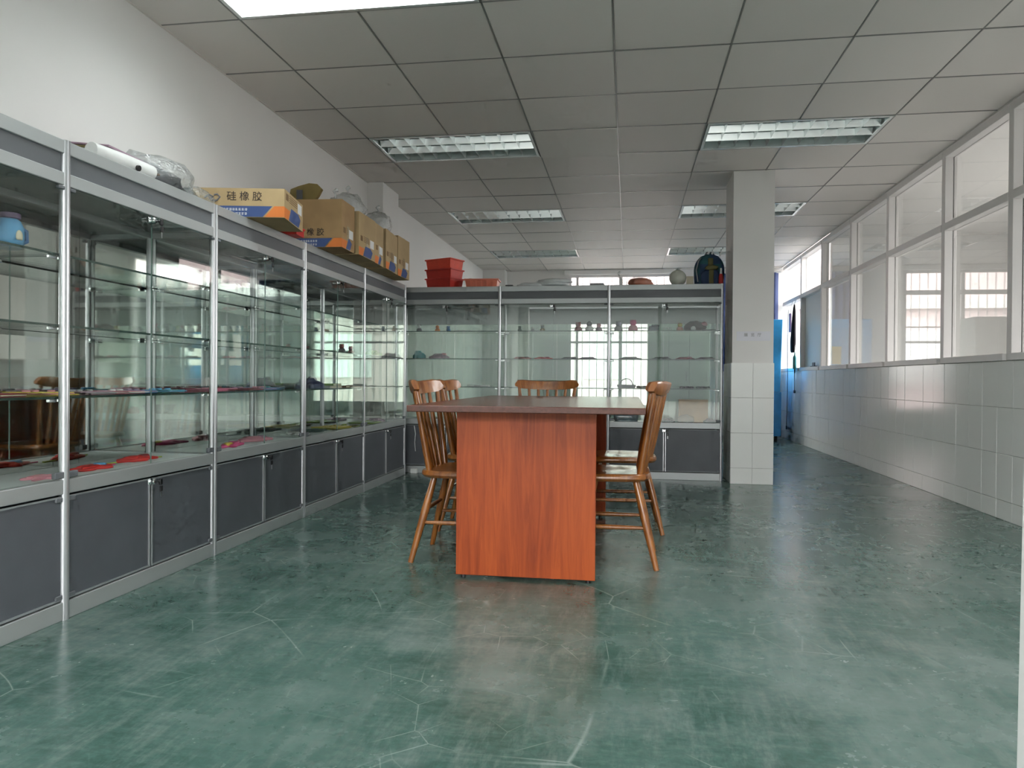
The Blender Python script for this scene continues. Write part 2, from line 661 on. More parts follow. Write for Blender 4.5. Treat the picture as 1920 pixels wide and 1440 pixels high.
for i in range(len(bays) - 1):
    y0, y1 = bays[i], bays[i + 1]
    w = sroot('window_%d' % (i + 2), ['white framed partition window, plain grey glass above and below'][0])
    MB().box(XR + .01, XR + .095, y0 - .03, y0 + .03, 1.0, CEIL).build('window_mullion', M_FRAME, w, bevel=.003)
    MB().box(XR - .012, XR + .12, y0 + .03, y1 - .03, 1.0, 1.045).build('window_sill', M_FRAME, w, bevel=.003)
    MB().box(XR + .005, XR + .10, y0 + .03, y1 - .03, 2.0, 2.055).build('window_transom', M_FRAME, w, bevel=.003)
    MB().box(XR + .005, XR + .10, y0 + .03, y1 - .03, 2.55, CEIL).build('window_head', M_FRAME, w, bevel=.003)
    pane('upper_pane', XG - .003, XG + .003, y0 + .03, y1 - .03, 2.055, 2.55, w, M_WINGLASS, M_EDGEL)
    if i == 11:
        MB().box(XG - .004, XG + .004, y0 + .03, y1 - .03, 1.045, 2.0).build('lower_pane', M_FROST, w)
    else:
        pane('lower_pane', XG - .003, XG + .003, y0 + .03, y1 - .03, 1.045, 2.0, w, M_WINGLASS, M_EDGEL)
# next room behind the partition (seen through the glass)
struct('wall_next_room', MB().box(XR + .14, 4.9, 9.6, 9.72, 0, 2.95).box(4.9, 5.02, FRONT_Y, 3.4, 0, 2.95).box(4.9, 5.02, 7.6, 9.72, 0, 2.95)
       .box(4.9, 5.02, 3.4, 7.6, 0, .9).box(4.9, 5.02, 3.4, 7.6, 2.3, 2.95).box(XR + .2, 5.02, FRONT_Y - .15, FRONT_Y, 0, 2.95)  # unseen side opening between these boxes, added to let sky light in
       .box(XR + .14, 5.02, FRONT_Y, 9.7, 2.62, 2.75).box(XR + .14, 5.02, FRONT_Y, 9.7, -.12, 0), M_WALL, 'pale walls of the next room behind the glass partition')

# column
cx0, cx1, cy0, cy1 = .86, 1.19, 6.39, 6.86
colm = struct('column', MB().box(cx0 + .004, cx1 - .004, cy0 + .004, cy1, 0, 1.0).box(cx0, cx1, cy0, cy1, 1.0, CEIL + .03), M_WALL,
              'square white column with tiled foot beside the back cabinets')
for zi, (z0, z1) in enumerate([(0, .135), (.135, .427), (.427, .719), (.719, 1.01)]):
    for (a, b) in ((cx0 - .006, 1.027), (1.0284, cx1 + .006)):
        MB().box(a, b, cy0 - .008, cy0 + .004, z0 + .001, z1 - .001).build('wall_tile', M_TILE, colm, bevel=.0012, seg=1)
    for (a, b) in ((cy0 + .005, 6.60), (6.6014, cy1)):
        MB().box(cx0 - .008, cx0 + .004, a, b, z0 + .001, z1 - .001).build('wall_tile', M_TILE, colm, bevel=.0012, seg=1)
        MB().box(cx1 - .004, cx1 + .008, a, b, z0 + .001, z1 - .001).build('wall_tile', M_TILE, colm, bevel=.0012, seg=1)

# ceiling: slab, tiles and bars
GX0, GY0, GS = -1.883, 3.373, .6
ceil = struct('ceiling', MB().box(XL - .18, XR + .2, FRONT_Y - .2, BACK_Y + .2, 2.80, 2.95), M_WALL, 'white suspended tile ceiling')
xs = [XL] + [GX0 + GS * i for i in range(8)]
xs[-1] = XR
ys = [FRONT_Y]
r = -14
while GY0 + GS * r < BACK_Y - .05:
    if GY0 + GS * r > FRONT_Y + .05:
        ys.append(GY0 + GS * r)
    r += 1
ys.append(BACK_Y)
LIGHTS = []
for k, Y in enumerate((-2.027, .373, 2.773, 5.173, 7.573, 9.973)):
    LIGHTS += [(GX0, Y), (GX0 + 2.4, Y)]


def is_light(xa, ya):
    return any(lx - .05 < xa < lx + 1.15 and ly - .05 < ya < ly + .55 for lx, ly in LIGHTS)


tile_cache = {}
for i in range(len(xs) - 1):
    for j in range(len(ys) - 1):
        if is_light(xs[i], ys[j]):
            continue
        wx, wy = round(xs[i + 1] - xs[i], 3), round(ys[j + 1] - ys[j], 3)
        if (wx, wy) not in tile_cache:
            tile_cache[(wx, wy)] = MB().box(-wx / 2 + .0035, wx / 2 - .0035, -wy / 2 + .0035, wy / 2 - .0035, 0, .012).mesh('ceiling_tile', M_CEIL, bevel=.002, seg=1)
        o = link('ceiling_tile', tile_cache[(wx, wy)], ceil, ((xs[i] + xs[i + 1]) / 2, (ys[j] + ys[j + 1]) / 2, CEIL + RND.uniform(0, .0015)))
        o.rotation_euler = (RND.uniform(-.003, .003), RND.uniform(-.003, .003), 0)
        if i == 3 and abs(ys[j] - (GY0 + 3 * GS)) < .05:
            o.rotation_euler = (-.028, .020, 0)
            o.location.z -= .010
def runs(lo, hi, cuts):
    out, p = [], lo
    for c, d in sorted(cuts):
        if c > p:
            out.append((p, c))
        p = max(p, d)
    if hi > p:
        out.append((p, hi))
    return out


for xx in xs[1:-1]:
    for (a, b) in runs(FRONT_Y, BACK_Y, [(ly + .002, ly + .598) for lx, ly in LIGHTS if lx + .1 < xx < lx + 1.1]):
        MB().box(xx - .0036, xx + .0036, a, b, CEIL - .0015, CEIL + .03).build('grid_bar', M_TBAR, ceil)
for yy in ys[1:-1]:
    MB().box(XL, XR, yy - .0042, yy + .0042, CEIL - .0015, CEIL + .03).build('grid_bar', M_TBAR, ceil)
for (a, b, c, d) in ((XL, XL + .012, FRONT_Y, BACK_Y), (XR - .012, XR, FRONT_Y, BACK_Y)):
    MB().box(a, b, c, d, CEIL - .003, CEIL + .004).build('edge_bar', M_CEIL, ceil)

# ------------------------------------------------------------------ ceiling lights
LAMP_W = 11.5
LIGHT_LABELS = {(0, 0): 'lit louvred ceiling light glowing white at the top of the picture, above the near cabinets',
                (0, 1): 'unlit louvred ceiling light above the boxes, second of the left-hand column',
                (0, 2): 'unlit louvred ceiling light in the left-hand column, third from the lit one',
                (0, 3): 'unlit louvred ceiling light furthest back in the left-hand column, above the red crates',
                (1, 0): 'lit louvred ceiling light just above the picture, in line with the column-side ones',
                (0, -1): 'lit louvred ceiling light over the camera on the cabinet side',
                (1, -1): 'lit louvred ceiling light over the camera on the partition side',
                (0, -2): 'lit louvred ceiling light behind the camera on the cabinet side',
                (1, -2): 'lit louvred ceiling light behind the camera on the partition side',
                (1, 1): 'large unlit louvred ceiling light in front of the white column',
                (1, 2): 'unlit louvred ceiling light partly hidden behind the white column',
                (1, 3): 'unlit louvred ceiling light furthest back beside the glass partition'}


def ceiling_light(lx, ly, label, lit):
    t = thing('ceiling_light', label, 'light', (lx + .6, ly + .3, CEIL), 0, 'recessed louvred ceiling lights')
    hw, hd, top = .592, .292, .10
    b = MB()
    b.box(-hw, hw, -hd, hd, top, top + .01)
    b.box(-hw, -hw + .008, -hd, hd, 0, top).box(hw - .008, hw, -hd, hd, 0, top)
    b.box(-hw + .008, hw - .008, -hd, -hd + .008, 0, top).box(-hw + .008, hw - .008, hd - .008, hd, 0, top)
    b.build('housing', M_HOUSING, t)
    f = MB()
    f.box(-hw, hw, -hd, -hd + .02, -.004, .004).box(-hw, hw, hd - .02, hd, -.004, .004)
    f.box(-hw, -hw + .02, -hd + .02, hd - .02, -.004, .004).box(hw - .02, hw, -hd + .02, hd - .02, -.004, .004)
    f.build('trim_frame', M_LOUVRE, t)
    if lit:
        d = bpy.data.lights.new('lamp_glow', 'AREA')
        d.shape, d.size, d.size_y, d.energy, d.color = 'RECTANGLE', 1.12, .52, LAMP_W, (.97, 1.0, .985)
        lo = bpy.data.objects.new('lamp_glow', d)
        COL.objects.link(lo)
        lo.parent, lo.location = t, (0, 0, .0465)
    for yy in (-.18, 0, .18):
        tb = MB().tube([(-.57, yy, .062), (.57, yy, .062)], .0135, 10).build('tube', M_TUBE_ON if lit else M_TUBE, t, smooth=50)
        MB().box(-.585, -.565, yy - .012, yy + .012, .045, .08).build('tube_holder', M_WHITE, tb)
        MB().box(.565, .585, yy - .012, yy + .012, .045, .08).build('tube_holder', M_WHITE, tb)
    for yy in (-.09, .09):   # lengthwise V profile
        MB().add([(-.572, yy - .014, .045), (-.572, yy + .014, .045), (-.572, yy, 0), (.572, yy - .014, .045), (.572, yy + .014, .045), (.572, yy, 0)],
                 [(0, 1, 2), (5, 4, 3), (0, 2, 5, 3), (1, 4, 5, 2), (0, 3, 4, 1)]).build('long_slat', M_LOUVRE, t)
    for k in range(9):
        xx = -.572 + 1.144 * (k + 1) / 10
        MB().add([(xx - .006, -.272, .045), (xx + .006, -.272, .045), (xx, -.272, .002), (xx - .006, .272, .045), (xx + .006, .272, .045), (xx, .272, .002)],
                 [(0, 1, 2), (5, 4, 3), (0, 2, 5, 3), (1, 4, 5, 2), (0, 3, 4, 1)]).build('louvre_blade', M_LOUVRE, t)


for (lx, ly) in LIGHTS:
    ck = 0 if lx < 0 else 1
    rk = round((ly - 2.773) / 2.4)
    ceiling_light(lx, ly, LIGHT_LABELS[(ck, rk)], rk <= 0)

# ------------------------------------------------------------------ display cabinets
CH, CD = 1.688, .34          # height, depth
SH = (.785, 1.04, 1.29)


def lock_with_key(parent, x, y, z, keyed=True, flip=1):
    lk = MB().lathe([(.012, 0), (.013, .004), (.013, .018), (.009, .022)], 0, 0, 12).xf(Matrix.Translation((x, y, z)) @ Matrix.Rotation(R(90), 4, 'X')).build('lock', M_CHROME, parent, smooth=40)
    MB().box(x - .02, x + .012, y - .004, y + .001, z - .012, z + .012).build('lock_plate', M_CHROME, lk, bevel=.002, seg=1)
    if keyed:
        MB().box(x + .008, x + .016, y - .034, y - .02, z - .004, z + .004).box(x + .012, x + .03, y - .037, y - .027, z - .016, z + .010).build('key', M_BLACK, lk, bevel=.003, seg=1)
        MB().box(x + .016, x + .034, y - .035, y - .029, z - .044, z - .020).build('spare_key', M_BLACK, lk, bevel=.002, seg=1)
        MB().box(x + .022, x + .028, y - .033, y - .031, z - .068, z - .044).build('key_blade', M_STEEL, lk)


def cabinet(label, loc, rotz, bays_u, mirror, back_strip=False, post_r=None, sides=(True, True)):
    """bays_u: positions of the posts along the length. Front at y=0, back at y=CD."""
    t = thing('display_cabinet', label, 'cabinet', loc, rotz, 'aluminium framed glass display cabinets')
    n = len(bays_u)
    for i, u in enumerate(bays_u):
        pr = post_r[i] if post_r else .0135
        uu = u + (pr if i == 0 else -pr if i == n - 1 else 0)
        for v in (0.0, CD - .013):
            hh = CH if v == 0 else 1.665
            b = MB().tube([(uu, v + .006, 0), (uu, v + .006, hh)], pr, 16)
            p = b.build('post', M_ALU, t, smooth=50)
            MB().tube([(uu, v + .006, hh), (uu, v + .006, hh + .003)], pr * 1.04, 16).build('post_cap', M_STEEL, p)
    u0, u1 = bays_u[0] + .006, bays_u[-1] - .006
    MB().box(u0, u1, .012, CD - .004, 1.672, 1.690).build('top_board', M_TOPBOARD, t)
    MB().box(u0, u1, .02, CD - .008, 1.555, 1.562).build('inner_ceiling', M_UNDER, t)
    MB().box(u0, u1, .012, CD - .006, .478, .492).build('deck_board', M_BOARD, t)
    MB().box(u0, u1, .02, CD - .006, .03, .044).build('floor_board', M_BOARD, t)
    for e, (u, on) in enumerate(zip((bays_u[0], bays_u[-1]), sides)):
        if not on:
            continue
        a, b = (u + .010, u + .015) if e == 0 else (u - .015, u - .010)
        pane('side_pane', a, b, .02, CD - .02, .495, 1.53, t, M_GLASS)
        MB().box(a, b, .02, CD - .02, .06, .45).build('side_panel', M_PANEL, t)
        MB().box(a - .004, b + .004, .02, CD - .02, 1.53, 1.682).build('side_rail', M_ALU2, t)
        MB().box(a - .004, b + .004, .02, CD - .02, .45, .495).build('side_rail', M_ALU2, t)
    for i in range(n - 1):
        a, b = bays_u[i] + .012, bays_u[i + 1] - .012
        mid = (a + b) / 2
        for (z0, z1, nm, mm, y0) in ((1.643, 1.690, 'top_rail', M_ALU2, -.004), (1.532, 1.577, 'head_rail', M_ALU2, -.004), (.445, .496, 'middle_rail', M_ALU2, -.004),
                                     (0.0, .064, 'base_rail', M_ALU2, -.004)):
            MB().box(a, b, y0, .022, z0, z1).build(nm, mm, t, bevel=.002, seg=1)
        MB().box(a, b, .006, .014, 1.577, 1.643).build('fascia_panel', M_FASCIA, t)
        for (z0, z1) in ((1.53, 1.575), (.45, .49), (0, .06)):
            MB().box(a, b, CD - .022, CD - .002, z0, z1).build('back_rail', M_ALU2, t)
        # back: mirror or clear glass
        if mirror:
            for (c, d) in ((a - .004, mid - .001), (mid + .001, b + .004)):
                MB().box(c, d, CD - .004, CD, .49, 1.555).build('mirror_panel', M_MIRROR, t)
            MB().box(a, b, CD - .004, CD, .06, .45).build('back_panel', M_PANEL, t)
        else:
            for (c, d) in ((a - .004, mid - .001), (mid + .001, b + .004)):
                pane('back_pane', c, d, CD - .007, CD - .002, .49, 1.372, t, M_GREEN)
            MB().box(a, b, CD - .010, CD - .002, 1.372, 1.53).build('back_fascia', M_BOARD, t)
            MB().box(a, b, CD - .008, CD - .002, .06, .45).build('back_panel', M_PANEL, t)
        # shelves
        for z in SH:
            s = pane('glass_shelf', a - .008, b + .008, .022, CD - .024, z - .004, z + .004, t, M_SHELF)
            for uu in (a, b):
                for v in (.03, CD - .045):
                    sx = 1 if uu == a else -1
                    MB().box(min(uu - .006 * sx, uu + .03 * sx), max(uu - .006 * sx, uu + .03 * sx), v, v + .012, z - .016, z - .0045).build('shelf_clip', M_CHROME, s, bevel=.002, seg=1)
        # glass doors
        for k, (c, d) in enumerate(((a + .002, mid - .001), (mid + .001, b - .002))):
            g = pane('glass_door', c, d, -.001, .004, .500, 1.530, t, M_GLASS, M_EDGEL)
            hx = c if k == 0 else d
            for z, hl, hh in ((.502, .040, .022), (1.516, .026, .012)):
                sx = 1 if k == 0 else -1
                MB().box(min(hx - .002 * sx, hx + hl * sx), max(hx - .002 * sx, hx + hl * sx), -.007, .010, z, z + hh).build('hinge_clip', M_FASCIA, g, bevel=.002, seg=1)
            if k == 0:
                lock_with_key(g, mid - .012, -.004, 1.508)
        # cupboard doors
        for k, (c, d) in enumerate(((a + .003, mid - .004), (mid + .004, b - .003))):
            g = MB().box(c, d, .004, .016, .070, .438).build('cupboard_door', M_PANEL, t, bevel=.0015, seg=1)
            e = mid - .004 if k == 0 else mid + .004
            MB().box(min(e, e + (.009 if k else -.009)), max(e, e + (.009 if k else -.009)), -.001, .0165, .070, .438).build('edge_strip', M_ALU, g, bevel=.001, seg=1)
            for (z0, z1) in ((.070, .0765), (.4315, .438)):
                MB().box(c, d, -.0005, .0165, z0, z1).build('edge_strip', M_STRIP, g)
            hx = c if k == 0 else d
            sx = 1 if k == 0 else -1
            for z in (.074, .418):
                MB().box(min(hx, hx + .032 * sx), max(hx, hx + .032 * sx), -.004, .004, z, z + .016).build('hinge_clip', M_FASCIA, g, bevel=.002, seg=1)
            if k == 0:
                lock_with_key(g, mid, .002, .424)
    return t


XF = -1.963
cabinet('two-bay glass cabinet nearest the camera, holding the red silicone pieces', (XF, 1.36, 0), R(90), [0, .985, 1.940], True, post_r=[.0135, .0175, .0115])
cabinet('single-bay glass cabinet between two double-bay ones, under the low open carton', (XF, 3.302, 0), R(90), [0, 1.000], True, post_r=[.0115, .0115])
cabinet('two-bay glass cabinet under the row of tall cartons', (XF, 4.304, 0), R(90), [0, 1.050, 2.096], True, post_r=[.0115, .0125, .0135])
cabinet('long three-bay glass cabinet across the back, beside the white column', (-2.115, 6.54, 0), 0, [0, .978, 1.948, 2.922], False)

# ------------------------------------------------------------------ table
TX0, TX1, TY0, TY1 = -.90, .072, 2.95, 4.86
t = thing('conference_table', 'cherry laminate table with brown top and wide panel legs', 'table', ((TX0 + TX1) / 2, (TY0 + TY1) / 2, 0))
hx, hy = (TX1 - TX0) / 2, (TY1 - TY0) / 2
MB().box(-hx, hx, -hy, hy, .725, .752).build('table_top', M_TTOP, t, bevel=.003)
px0, px1 = -.731 - (TX0 + TX1) / 2, -.129 - (TX0 + TX1) / 2
MB().box(px0, px1, -.765, -.740, .012, .725).build('panel_leg', M_TABLE, t, bevel=.0015, seg=1)
MB().box(px0, px1, .740, .765, .012, .725).build('panel_leg', M_TABLE, t, bevel=.0015, seg=1)
MB().box(-.012, .012, -.740, .740, .12, .725).build('stretcher_board', M_TABLE, t)
for x in (px0 + .03, px1 - .03):
    for y in (-.7525, .7525):
        MB().tube([(x, y, 0), (x, y, .012)], .011, 10).build('foot', M_BLACK, t)


# ------------------------------------------------------------------ chairs
def make_chair():
    t = thing('dining_chair', 'x', 'chair', (0, 0, 0), 0, 'spindle-back wooden chairs around the table')
    # seat: rounded square, slightly dished
    def outline(sc, z):
        pts = []
        for k in range(36):
            a = 2 * PI * k / 36
            ca, sa = math.cos(a), math.sin(a)
            e = .42
            x = math.copysign(abs(ca) ** e, ca) * .205 * sc
            y = math.copysign(abs(sa) ** e, sa) * .195 * sc
            x *= 1 + .06 * (y / .195)
            pts.append((x, y, z))
        return pts
    MB().loft([outline(.86, .395), outline(.95, .398), outline(1.0, .410), outline(1.0, .422), outline(.97, .430), outline(.90, .432), outline(.55, .424), outline(.1, .421)]).build('seat', M_CHAIR, t, smooth=40)
    legs = {}
    for sx in (-1, 1):
        for sy in (-1, 1):
            top, bot = Vector((sx * .130, sy * .125, .40)), Vector((sx * .195, sy * .222, 0))
            legs[(sx, sy)] = (top, bot)
            pts = [top.lerp(bot, k) for k in (0, .15, .4, .6, .85, 1)]
            MB().tube(pts, [.0135, .0165, .019, .0175, .0145, .0125], 12).build('leg', M_CHAIR, t, smooth=40)

    def at(sx, sy, z):
        a, b = legs[(sx, sy)]
        return a.lerp(b, (a.z - z) / a.z)

    def rung(a, b):
        pts = [a.lerp(b, k) for k in (0, .2, .5, .8, 1)]
        MB().tube(pts, [.0075, .0095, .0115, .0095, .0075], 10).build('stretcher', M_CHAIR, t, smooth=40)
    for sx in (-1, 1):
        rung(at(sx, -1, .185), at(sx, 1, .185))
    rung(at(-1, -1, .245), at(1, -1, .245))
    rung(at(-1, 1, .245), at(1, 1, .245))
    # crest rail: bowed plank with dipped top edge and angled ends
    n = 13
    rings = []
    for k in range(n):
        s = -1 + 2 * k / (n - 1)
        x = s * .228
        y = -.198 - .062 * (1 - s * s)
        dip = .013 * (1 - s * s)
        endc = .012 * max(0, abs(s) - .86) / .14
        zt = .862 - dip - endc * .6
        zb = .800 - dip + endc
        lean = .010
        th = .0155
        xt = x * .93
        rings.append([(x * .985, y - th * .8 + lean, zb), (x * .985, y + th * .8 + lean, zb), (x, y + th + lean * .5, zb + .016), (xt, y + th * .9 - lean * .6, zt - .005), (xt, y + th * .4 - lean, zt), (xt, y - th * .6 - lean, zt - .002), (xt, y - th - lean * .6, zt - .010), (x, y - th + lean * .5, zb + .016)])
    MB().loft(rings).build('crest_rail', M_CHAIR, t, smooth=45)
    for k in range(7):
        s = -1 + 2 * k / 6
        a = Vector((s * .150, -.145 - .020 * (1 - s * s), .424))
        b = Vector((s * .200, -.198 - .062 * (1 - (s * .88) ** 2) + .009, .805))
        r0 = .0150 if abs(s) > .9 else .0125
        MB().tube([a.lerp(b, q) for q in (0, .25, .55, 1)], [r0, r0 * 1.12, r0 * 1.0, r0 * .75], 10).build('spindle', M_CHAIR, t, smooth=40)
    return t


chair = make_chair()
spots = [(-.775, 3.545, -90, 'spindle-back chair on the cabinet side of the table, nearest the camera'),
         (-.835, 4.265, -88, 'spindle-back chair on the cabinet side of the table, second from the camera'),
         (-.085, 3.600, 90, 'spindle-back chair on the column side of the table, nearest the camera'),
         (-.030, 4.375, 92, 'spindle-back chair on the column side of the table, second from the camera'),
         (-.568, 5.060, 180, 'spindle-back chair facing the camera at the far end of the table')]
for i, (x, y, a, lab) in enumerate(spots):
    o = chair if i == 0 else copy_tree(chair)
    o.location = (x, y, 0)
    o.rotation_euler = (0, 0, R(a))
    o['label'] = lab


# ------------------------------------------------------------------ cartons on the left row
ZT = 1.6915


def decal_box(parent, pts, mt, name, y, eps=.0008, normal='front'):
    """flat print: polygon in the local (u,z) plane of the front (y=-d/2) or side (x=+w/2) face"""
    n = len(pts)
    if normal == 'front':
        vs = [(u, y - eps, z) for u, z in pts] + [(u, y + .0002, z) for u, z in pts]
    else:
        vs = [(y + eps, u, z) for u, z in pts] + [(y - .0002, u, z) for u, z in pts]
    fs = [tuple(range(n)), tuple(reversed(range(n, 2 * n)))] + [(k, (k + 1) % n, n + (k + 1) % n, n + k) for k in range(n)]
    return MB().add(vs, fs).build(name, mt, parent)


def glyph_row(parent, u0, z0, n, s, y, mt, seed):
    """rows of tiny illegible printed characters"""
    rr = random.Random(seed)
    b = MB()
    for k in range(n):
        u = u0 + k * s * 1.18
        for q in range(3):
            z = z0 - s / 2 + s * (q + .3) / 3
            b.box(u, u + s * rr.uniform(.7, 1), y - .0016, y - .0009, z, z + s * .14)
        uu = u + s * rr.uniform(.15, .65)
        b.box(uu, uu + s * .16, y - .0016, y - .0009, z0 - s * .5, z0 + s * .5)
    return b.build('small_print', mt, parent)


def carton(label, corner, ang, w, d, h, mt, open_top, printed=True, flaps=None, zprint=None, side_marks=True):
    """corner = the bottom front corner towards the room (world x,y). Local: x=+w/2 is the room side, y=-d/2 faces the camera."""
    c, s = math.cos(ang), math.sin(ang)
    ctr = (corner[0] - c * w / 2 - s * d / 2, corner[1] - s * w / 2 + c * d / 2, ZT)
    t = thing('carton', label, 'box', ctr, ang, 'cardboard cartons on top of the cabinets')
    k = .004
    b = MB()
    b.box(-w / 2, w / 2, -d / 2, d / 2, 0, k)
    b.box(-w / 2, w / 2, -d / 2, -d / 2 + k, k, h).box(-w / 2, w / 2, d / 2 - k, d / 2, k, h)
    b.box(-w / 2, -w / 2 + k, -d / 2 + k, d / 2 - k, k, h).box(w / 2 - k, w / 2, -d / 2 + k, d / 2 - k, k, h)
    b.build('carton_body', mt, t)
    if not open_top:
        MB().box(-w / 2, w / 2, -d / 2, -.001, h, h + k).build('top_flap', mt, t)
        MB().box(-w / 2, w / 2, .001, d / 2, h, h + k).build('top_flap', mt, t)
        MB().box(-w / 2 + .02, w / 2 + .0005, -.026, .026, h + k, h + k + .0006).build('tape', M_TAPE, t)
    for f in (flaps or []):
        side, ln, tilt = f
        if side == 'front':
            mt4 = Matrix.Translation((0, -d / 2, h)) @ Matrix.Rotation(R(tilt), 4, 'X')
            MB().box(-w / 2, w / 2, 0, k, 0, ln, mtx=mt4).build('top_flap', M_CARD, t)
        elif side == 'back':
            mt4 = Matrix.Translation((0, d / 2 - k, h)) @ Matrix.Rotation(R(tilt), 4, 'X')
            MB().box(-w / 2, w / 2, 0, k, 0, ln, mtx=mt4).build('top_flap', M_CARD, t)
        elif side == 'room':
            mt4 = Matrix.Translation((w / 2 - k, 0, h)) @ Matrix.Rotation(R(tilt), 4, 'Y')
            MB().box(0, k, -d / 2, d / 2, 0, ln, mtx=mt4).build('top_flap', M_CARD, t)
        else:
            mt4 = Matrix.Translation((-w / 2, 0, h)) @ Matrix.Rotation(R(tilt), 4, 'Y')
            MB().box(0, k, -d / 2, d / 2, 0, ln, mtx=mt4).build('top_flap', M_CARD, t)
    if printed:
        bh = .058
        y = -d / 2
        # front print: blue band, white gap, orange corner
        decal_box(t, [(-w / 2, .002), (w / 2 - .112, .002), (w / 2 - .062, bh), (-w / 2, bh)], M_PBLUE, 'blue_print', y)
        decal_box(t, [(w / 2 - .102, .002), (w / 2, .002), (w / 2, bh), (w / 2 - .052, bh)], M_PORANGE, 'orange_print', y)
        glyph_row(t, -w / 2 + .075, .040, 13, .0135, y, M_PAPER, 3)
        glyph_row(t, -w / 2 + .075, .018, 13, .0135, y, M_PAPER, 4)
        zt = zprint or (bh + .036)
        for q, ch in enumerate('硅橡胶'):
            link('printed_character', text_mesh(ch, .052, M_PINK_TXT), t, (w / 2 - .272 + q * .066, y - .0008, zt), (R(90), 0, 0))
        # logo: two hooked strokes
        u, z = -w / 2 + .105, zt - .006
        MB().tube([(u - .045, y - .001, z), (u - .02, y - .001, z + .016), (u, y - .001, z + .006), (u - .016, y - .001, z - .006)], .0045, 6).build('logo_stroke', M_GREYINK, t)
        MB().tube([(u - .012, y - .001, z - .014), (u + .018, y - .001, z - .014), (u + .034, y - .001, z + .004), (u + .02, y - .001, z + .018), (u + .004, y - .001, z + .014)], .0045, 6).build('logo_stroke', M_GREYINK, t)
    if side_marks:
        x = w / 2
        hh = min(h, .30)
        decal_box(t, [(-d / 2 + .0, .002), (-d / 2 + .075, .002), (-d / 2 + .11, .056), (-d / 2, .056)], M_PORANGE, 'orange_print', x, normal='side')
        decal_box(t, [(-d / 2 + .085, .004), (d / 2 - .09, .004), (d / 2 - .055, .052), (d / 2 - .10, .075), (-d / 2 + .13, .075)], M_PBLUE, 'blue_print', x, normal='side')
        zc = min(h * .72, .10)
        decal_box(t, [(-d / 2 + .03, zc), (-d / 2 + .075, zc), (-d / 2 + .075, zc + .035), (-d / 2 + .03, zc + .035)], M_CARDIN, 'brown_stamp', x, normal='side')
        b = MB()
        for q in range(4):
            b.box(x - .0002, x + .0008, -d / 2 + .095, d / 2 - .13, zc + q * .011, zc + q * .011 + .004)
        b.build('small_print', M_CARDIN, t)
        decal_box(t, [(d / 2 - .11, zc - .02), (d / 2 - .03, zc - .02), (d / 2 - .03, zc + .036), (d / 2 - .11, zc + .036)], M_PAPER, 'white_label', x, normal='side')
    if h > .2:
        x = w / 2
        MB().box(x - .0003, x + .0006, -.026, .026, .0, h * .5).build('tape', M_TAPE, t)
    return t


carton('low open carton tray with printed characters, first of the cartons', (-1.768, 3.624), R(10.5), .47, .375, .150, M_CARD2, True, zprint=.105)
c2 = carton('tall carton with olive flaps standing open, right behind the low tray', (-1.799, 4.481), R(2.5), .44, .25, .305, M_CARD, True, flaps=[])
t = thing('cardboard_offcut', 'folded olive cardboard offcut sticking up out of the open tall carton', 'cardboard', (-2.09, 4.60, ZT + .005), R(8))
prof = [(-.115, .30), (-.10, .395), (-.05, .415), (.02, .435), (.075, .43), (.105, .40), (.085, .36), (.05, .31)]
MB().prism(prof, -.02, .02).xf(Matrix.Rotation(R(90), 4, 'X')).build('folded_sheet', col('olive_card', (.26, .19, .065), .8), t, bevel=.002, seg=1)
MB().box(-.10, .04, -.012, .012, 0, .30).build('lower_sheet', M_CARDIN, t)
MB().box(-.06, -.02, -.0225, -.0205, .33, .39).build('painted_gap_shade', P('dgrey'), t)  # dark slab on the sheet, painting the shade inside a fold
carton('carton pushed up behind the open one, its tan side crossed by tape', (-1.788, 4.757), R(.8), .45, .335, .285, M_CARD2, False, printed=False)
carton('narrow tan carton in the middle of the tall carton row', (-1.802, 5.112), R(3), .44, .228, .285, M_CARD2, False, printed=False)
carton('tan carton with a white label, second from the far end of the row', (-1.810, 5.385), R(4), .42, .36, .295, M_CARD2, False, printed=False)
carton('last tan carton at the far end of the carton row', (-1.838, 5.768), R(0), .42, .315, .318, M_CARD2, False, printed=False)


def blob(name, parent, mt, rx, ry, rz, seed, rough=.12, loc=(0, 0, 0), flat=True, sub=3, peak=None):
    """crumpled soft lump standing on its base"""
    bm = bmesh.new()
    bmesh.ops.create_icosphere(bm, subdivisions=sub, radius=1)
    from mathutils import noise
    off = Vector((seed * 3.1, seed * 1.7, seed * .9))
    for v in bm.verts:
        d = v.co.normalized()
        k = 1 + rough * (noise.noise(d * 2.3 + off) * 1.1 + noise.noise(d * 5.5 + off) * .7 + noise.noise(d * 11 + off) * .35)
        p = d * k
        z = p.z
        if flat:
            z = max(z, -.55)
        if peak and z > 0:
            z = z * (1 + peak * max(0, 1 - (p.x * p.x + p.y * p.y) * 5))
        v.co = Vector((p.x * rx, p.y * ry, (z + (.55 if flat else 0)) * rz))
    me = bpy.data.meshes.new(name)
    bm.to_mesh(me)
    bm.free()
    me.materials.append(mt)
    me.polygons.foreach_set('use_smooth', [True] * len(me.polygons))
    return link(name, me, parent, loc)


def bag(name, label, cat, loc, rx, ry, rz, seed, mt, rotz=0, rough=.16, knot=True, filling=None, group=None):
    t = thing(name, label, cat, loc, rotz, group)
    blob('film', t, mt, rx, ry, rz / 1.55, seed, rough)
    if knot:
        MB().tube([(0, 0, rz * .93), (.004, .006, rz + .012), (-.006, -.004, rz + .03), (.012, .01, rz + .045)], [.012, .005, .010, .014], 7).build('knot', mt, t, smooth=60)
    if filling:
        blob('contents', t, filling, rx * .86, ry * .86, rz * .86 / 1.55, seed + 1, rough * .8, loc=(0, 0, .003))
    return t


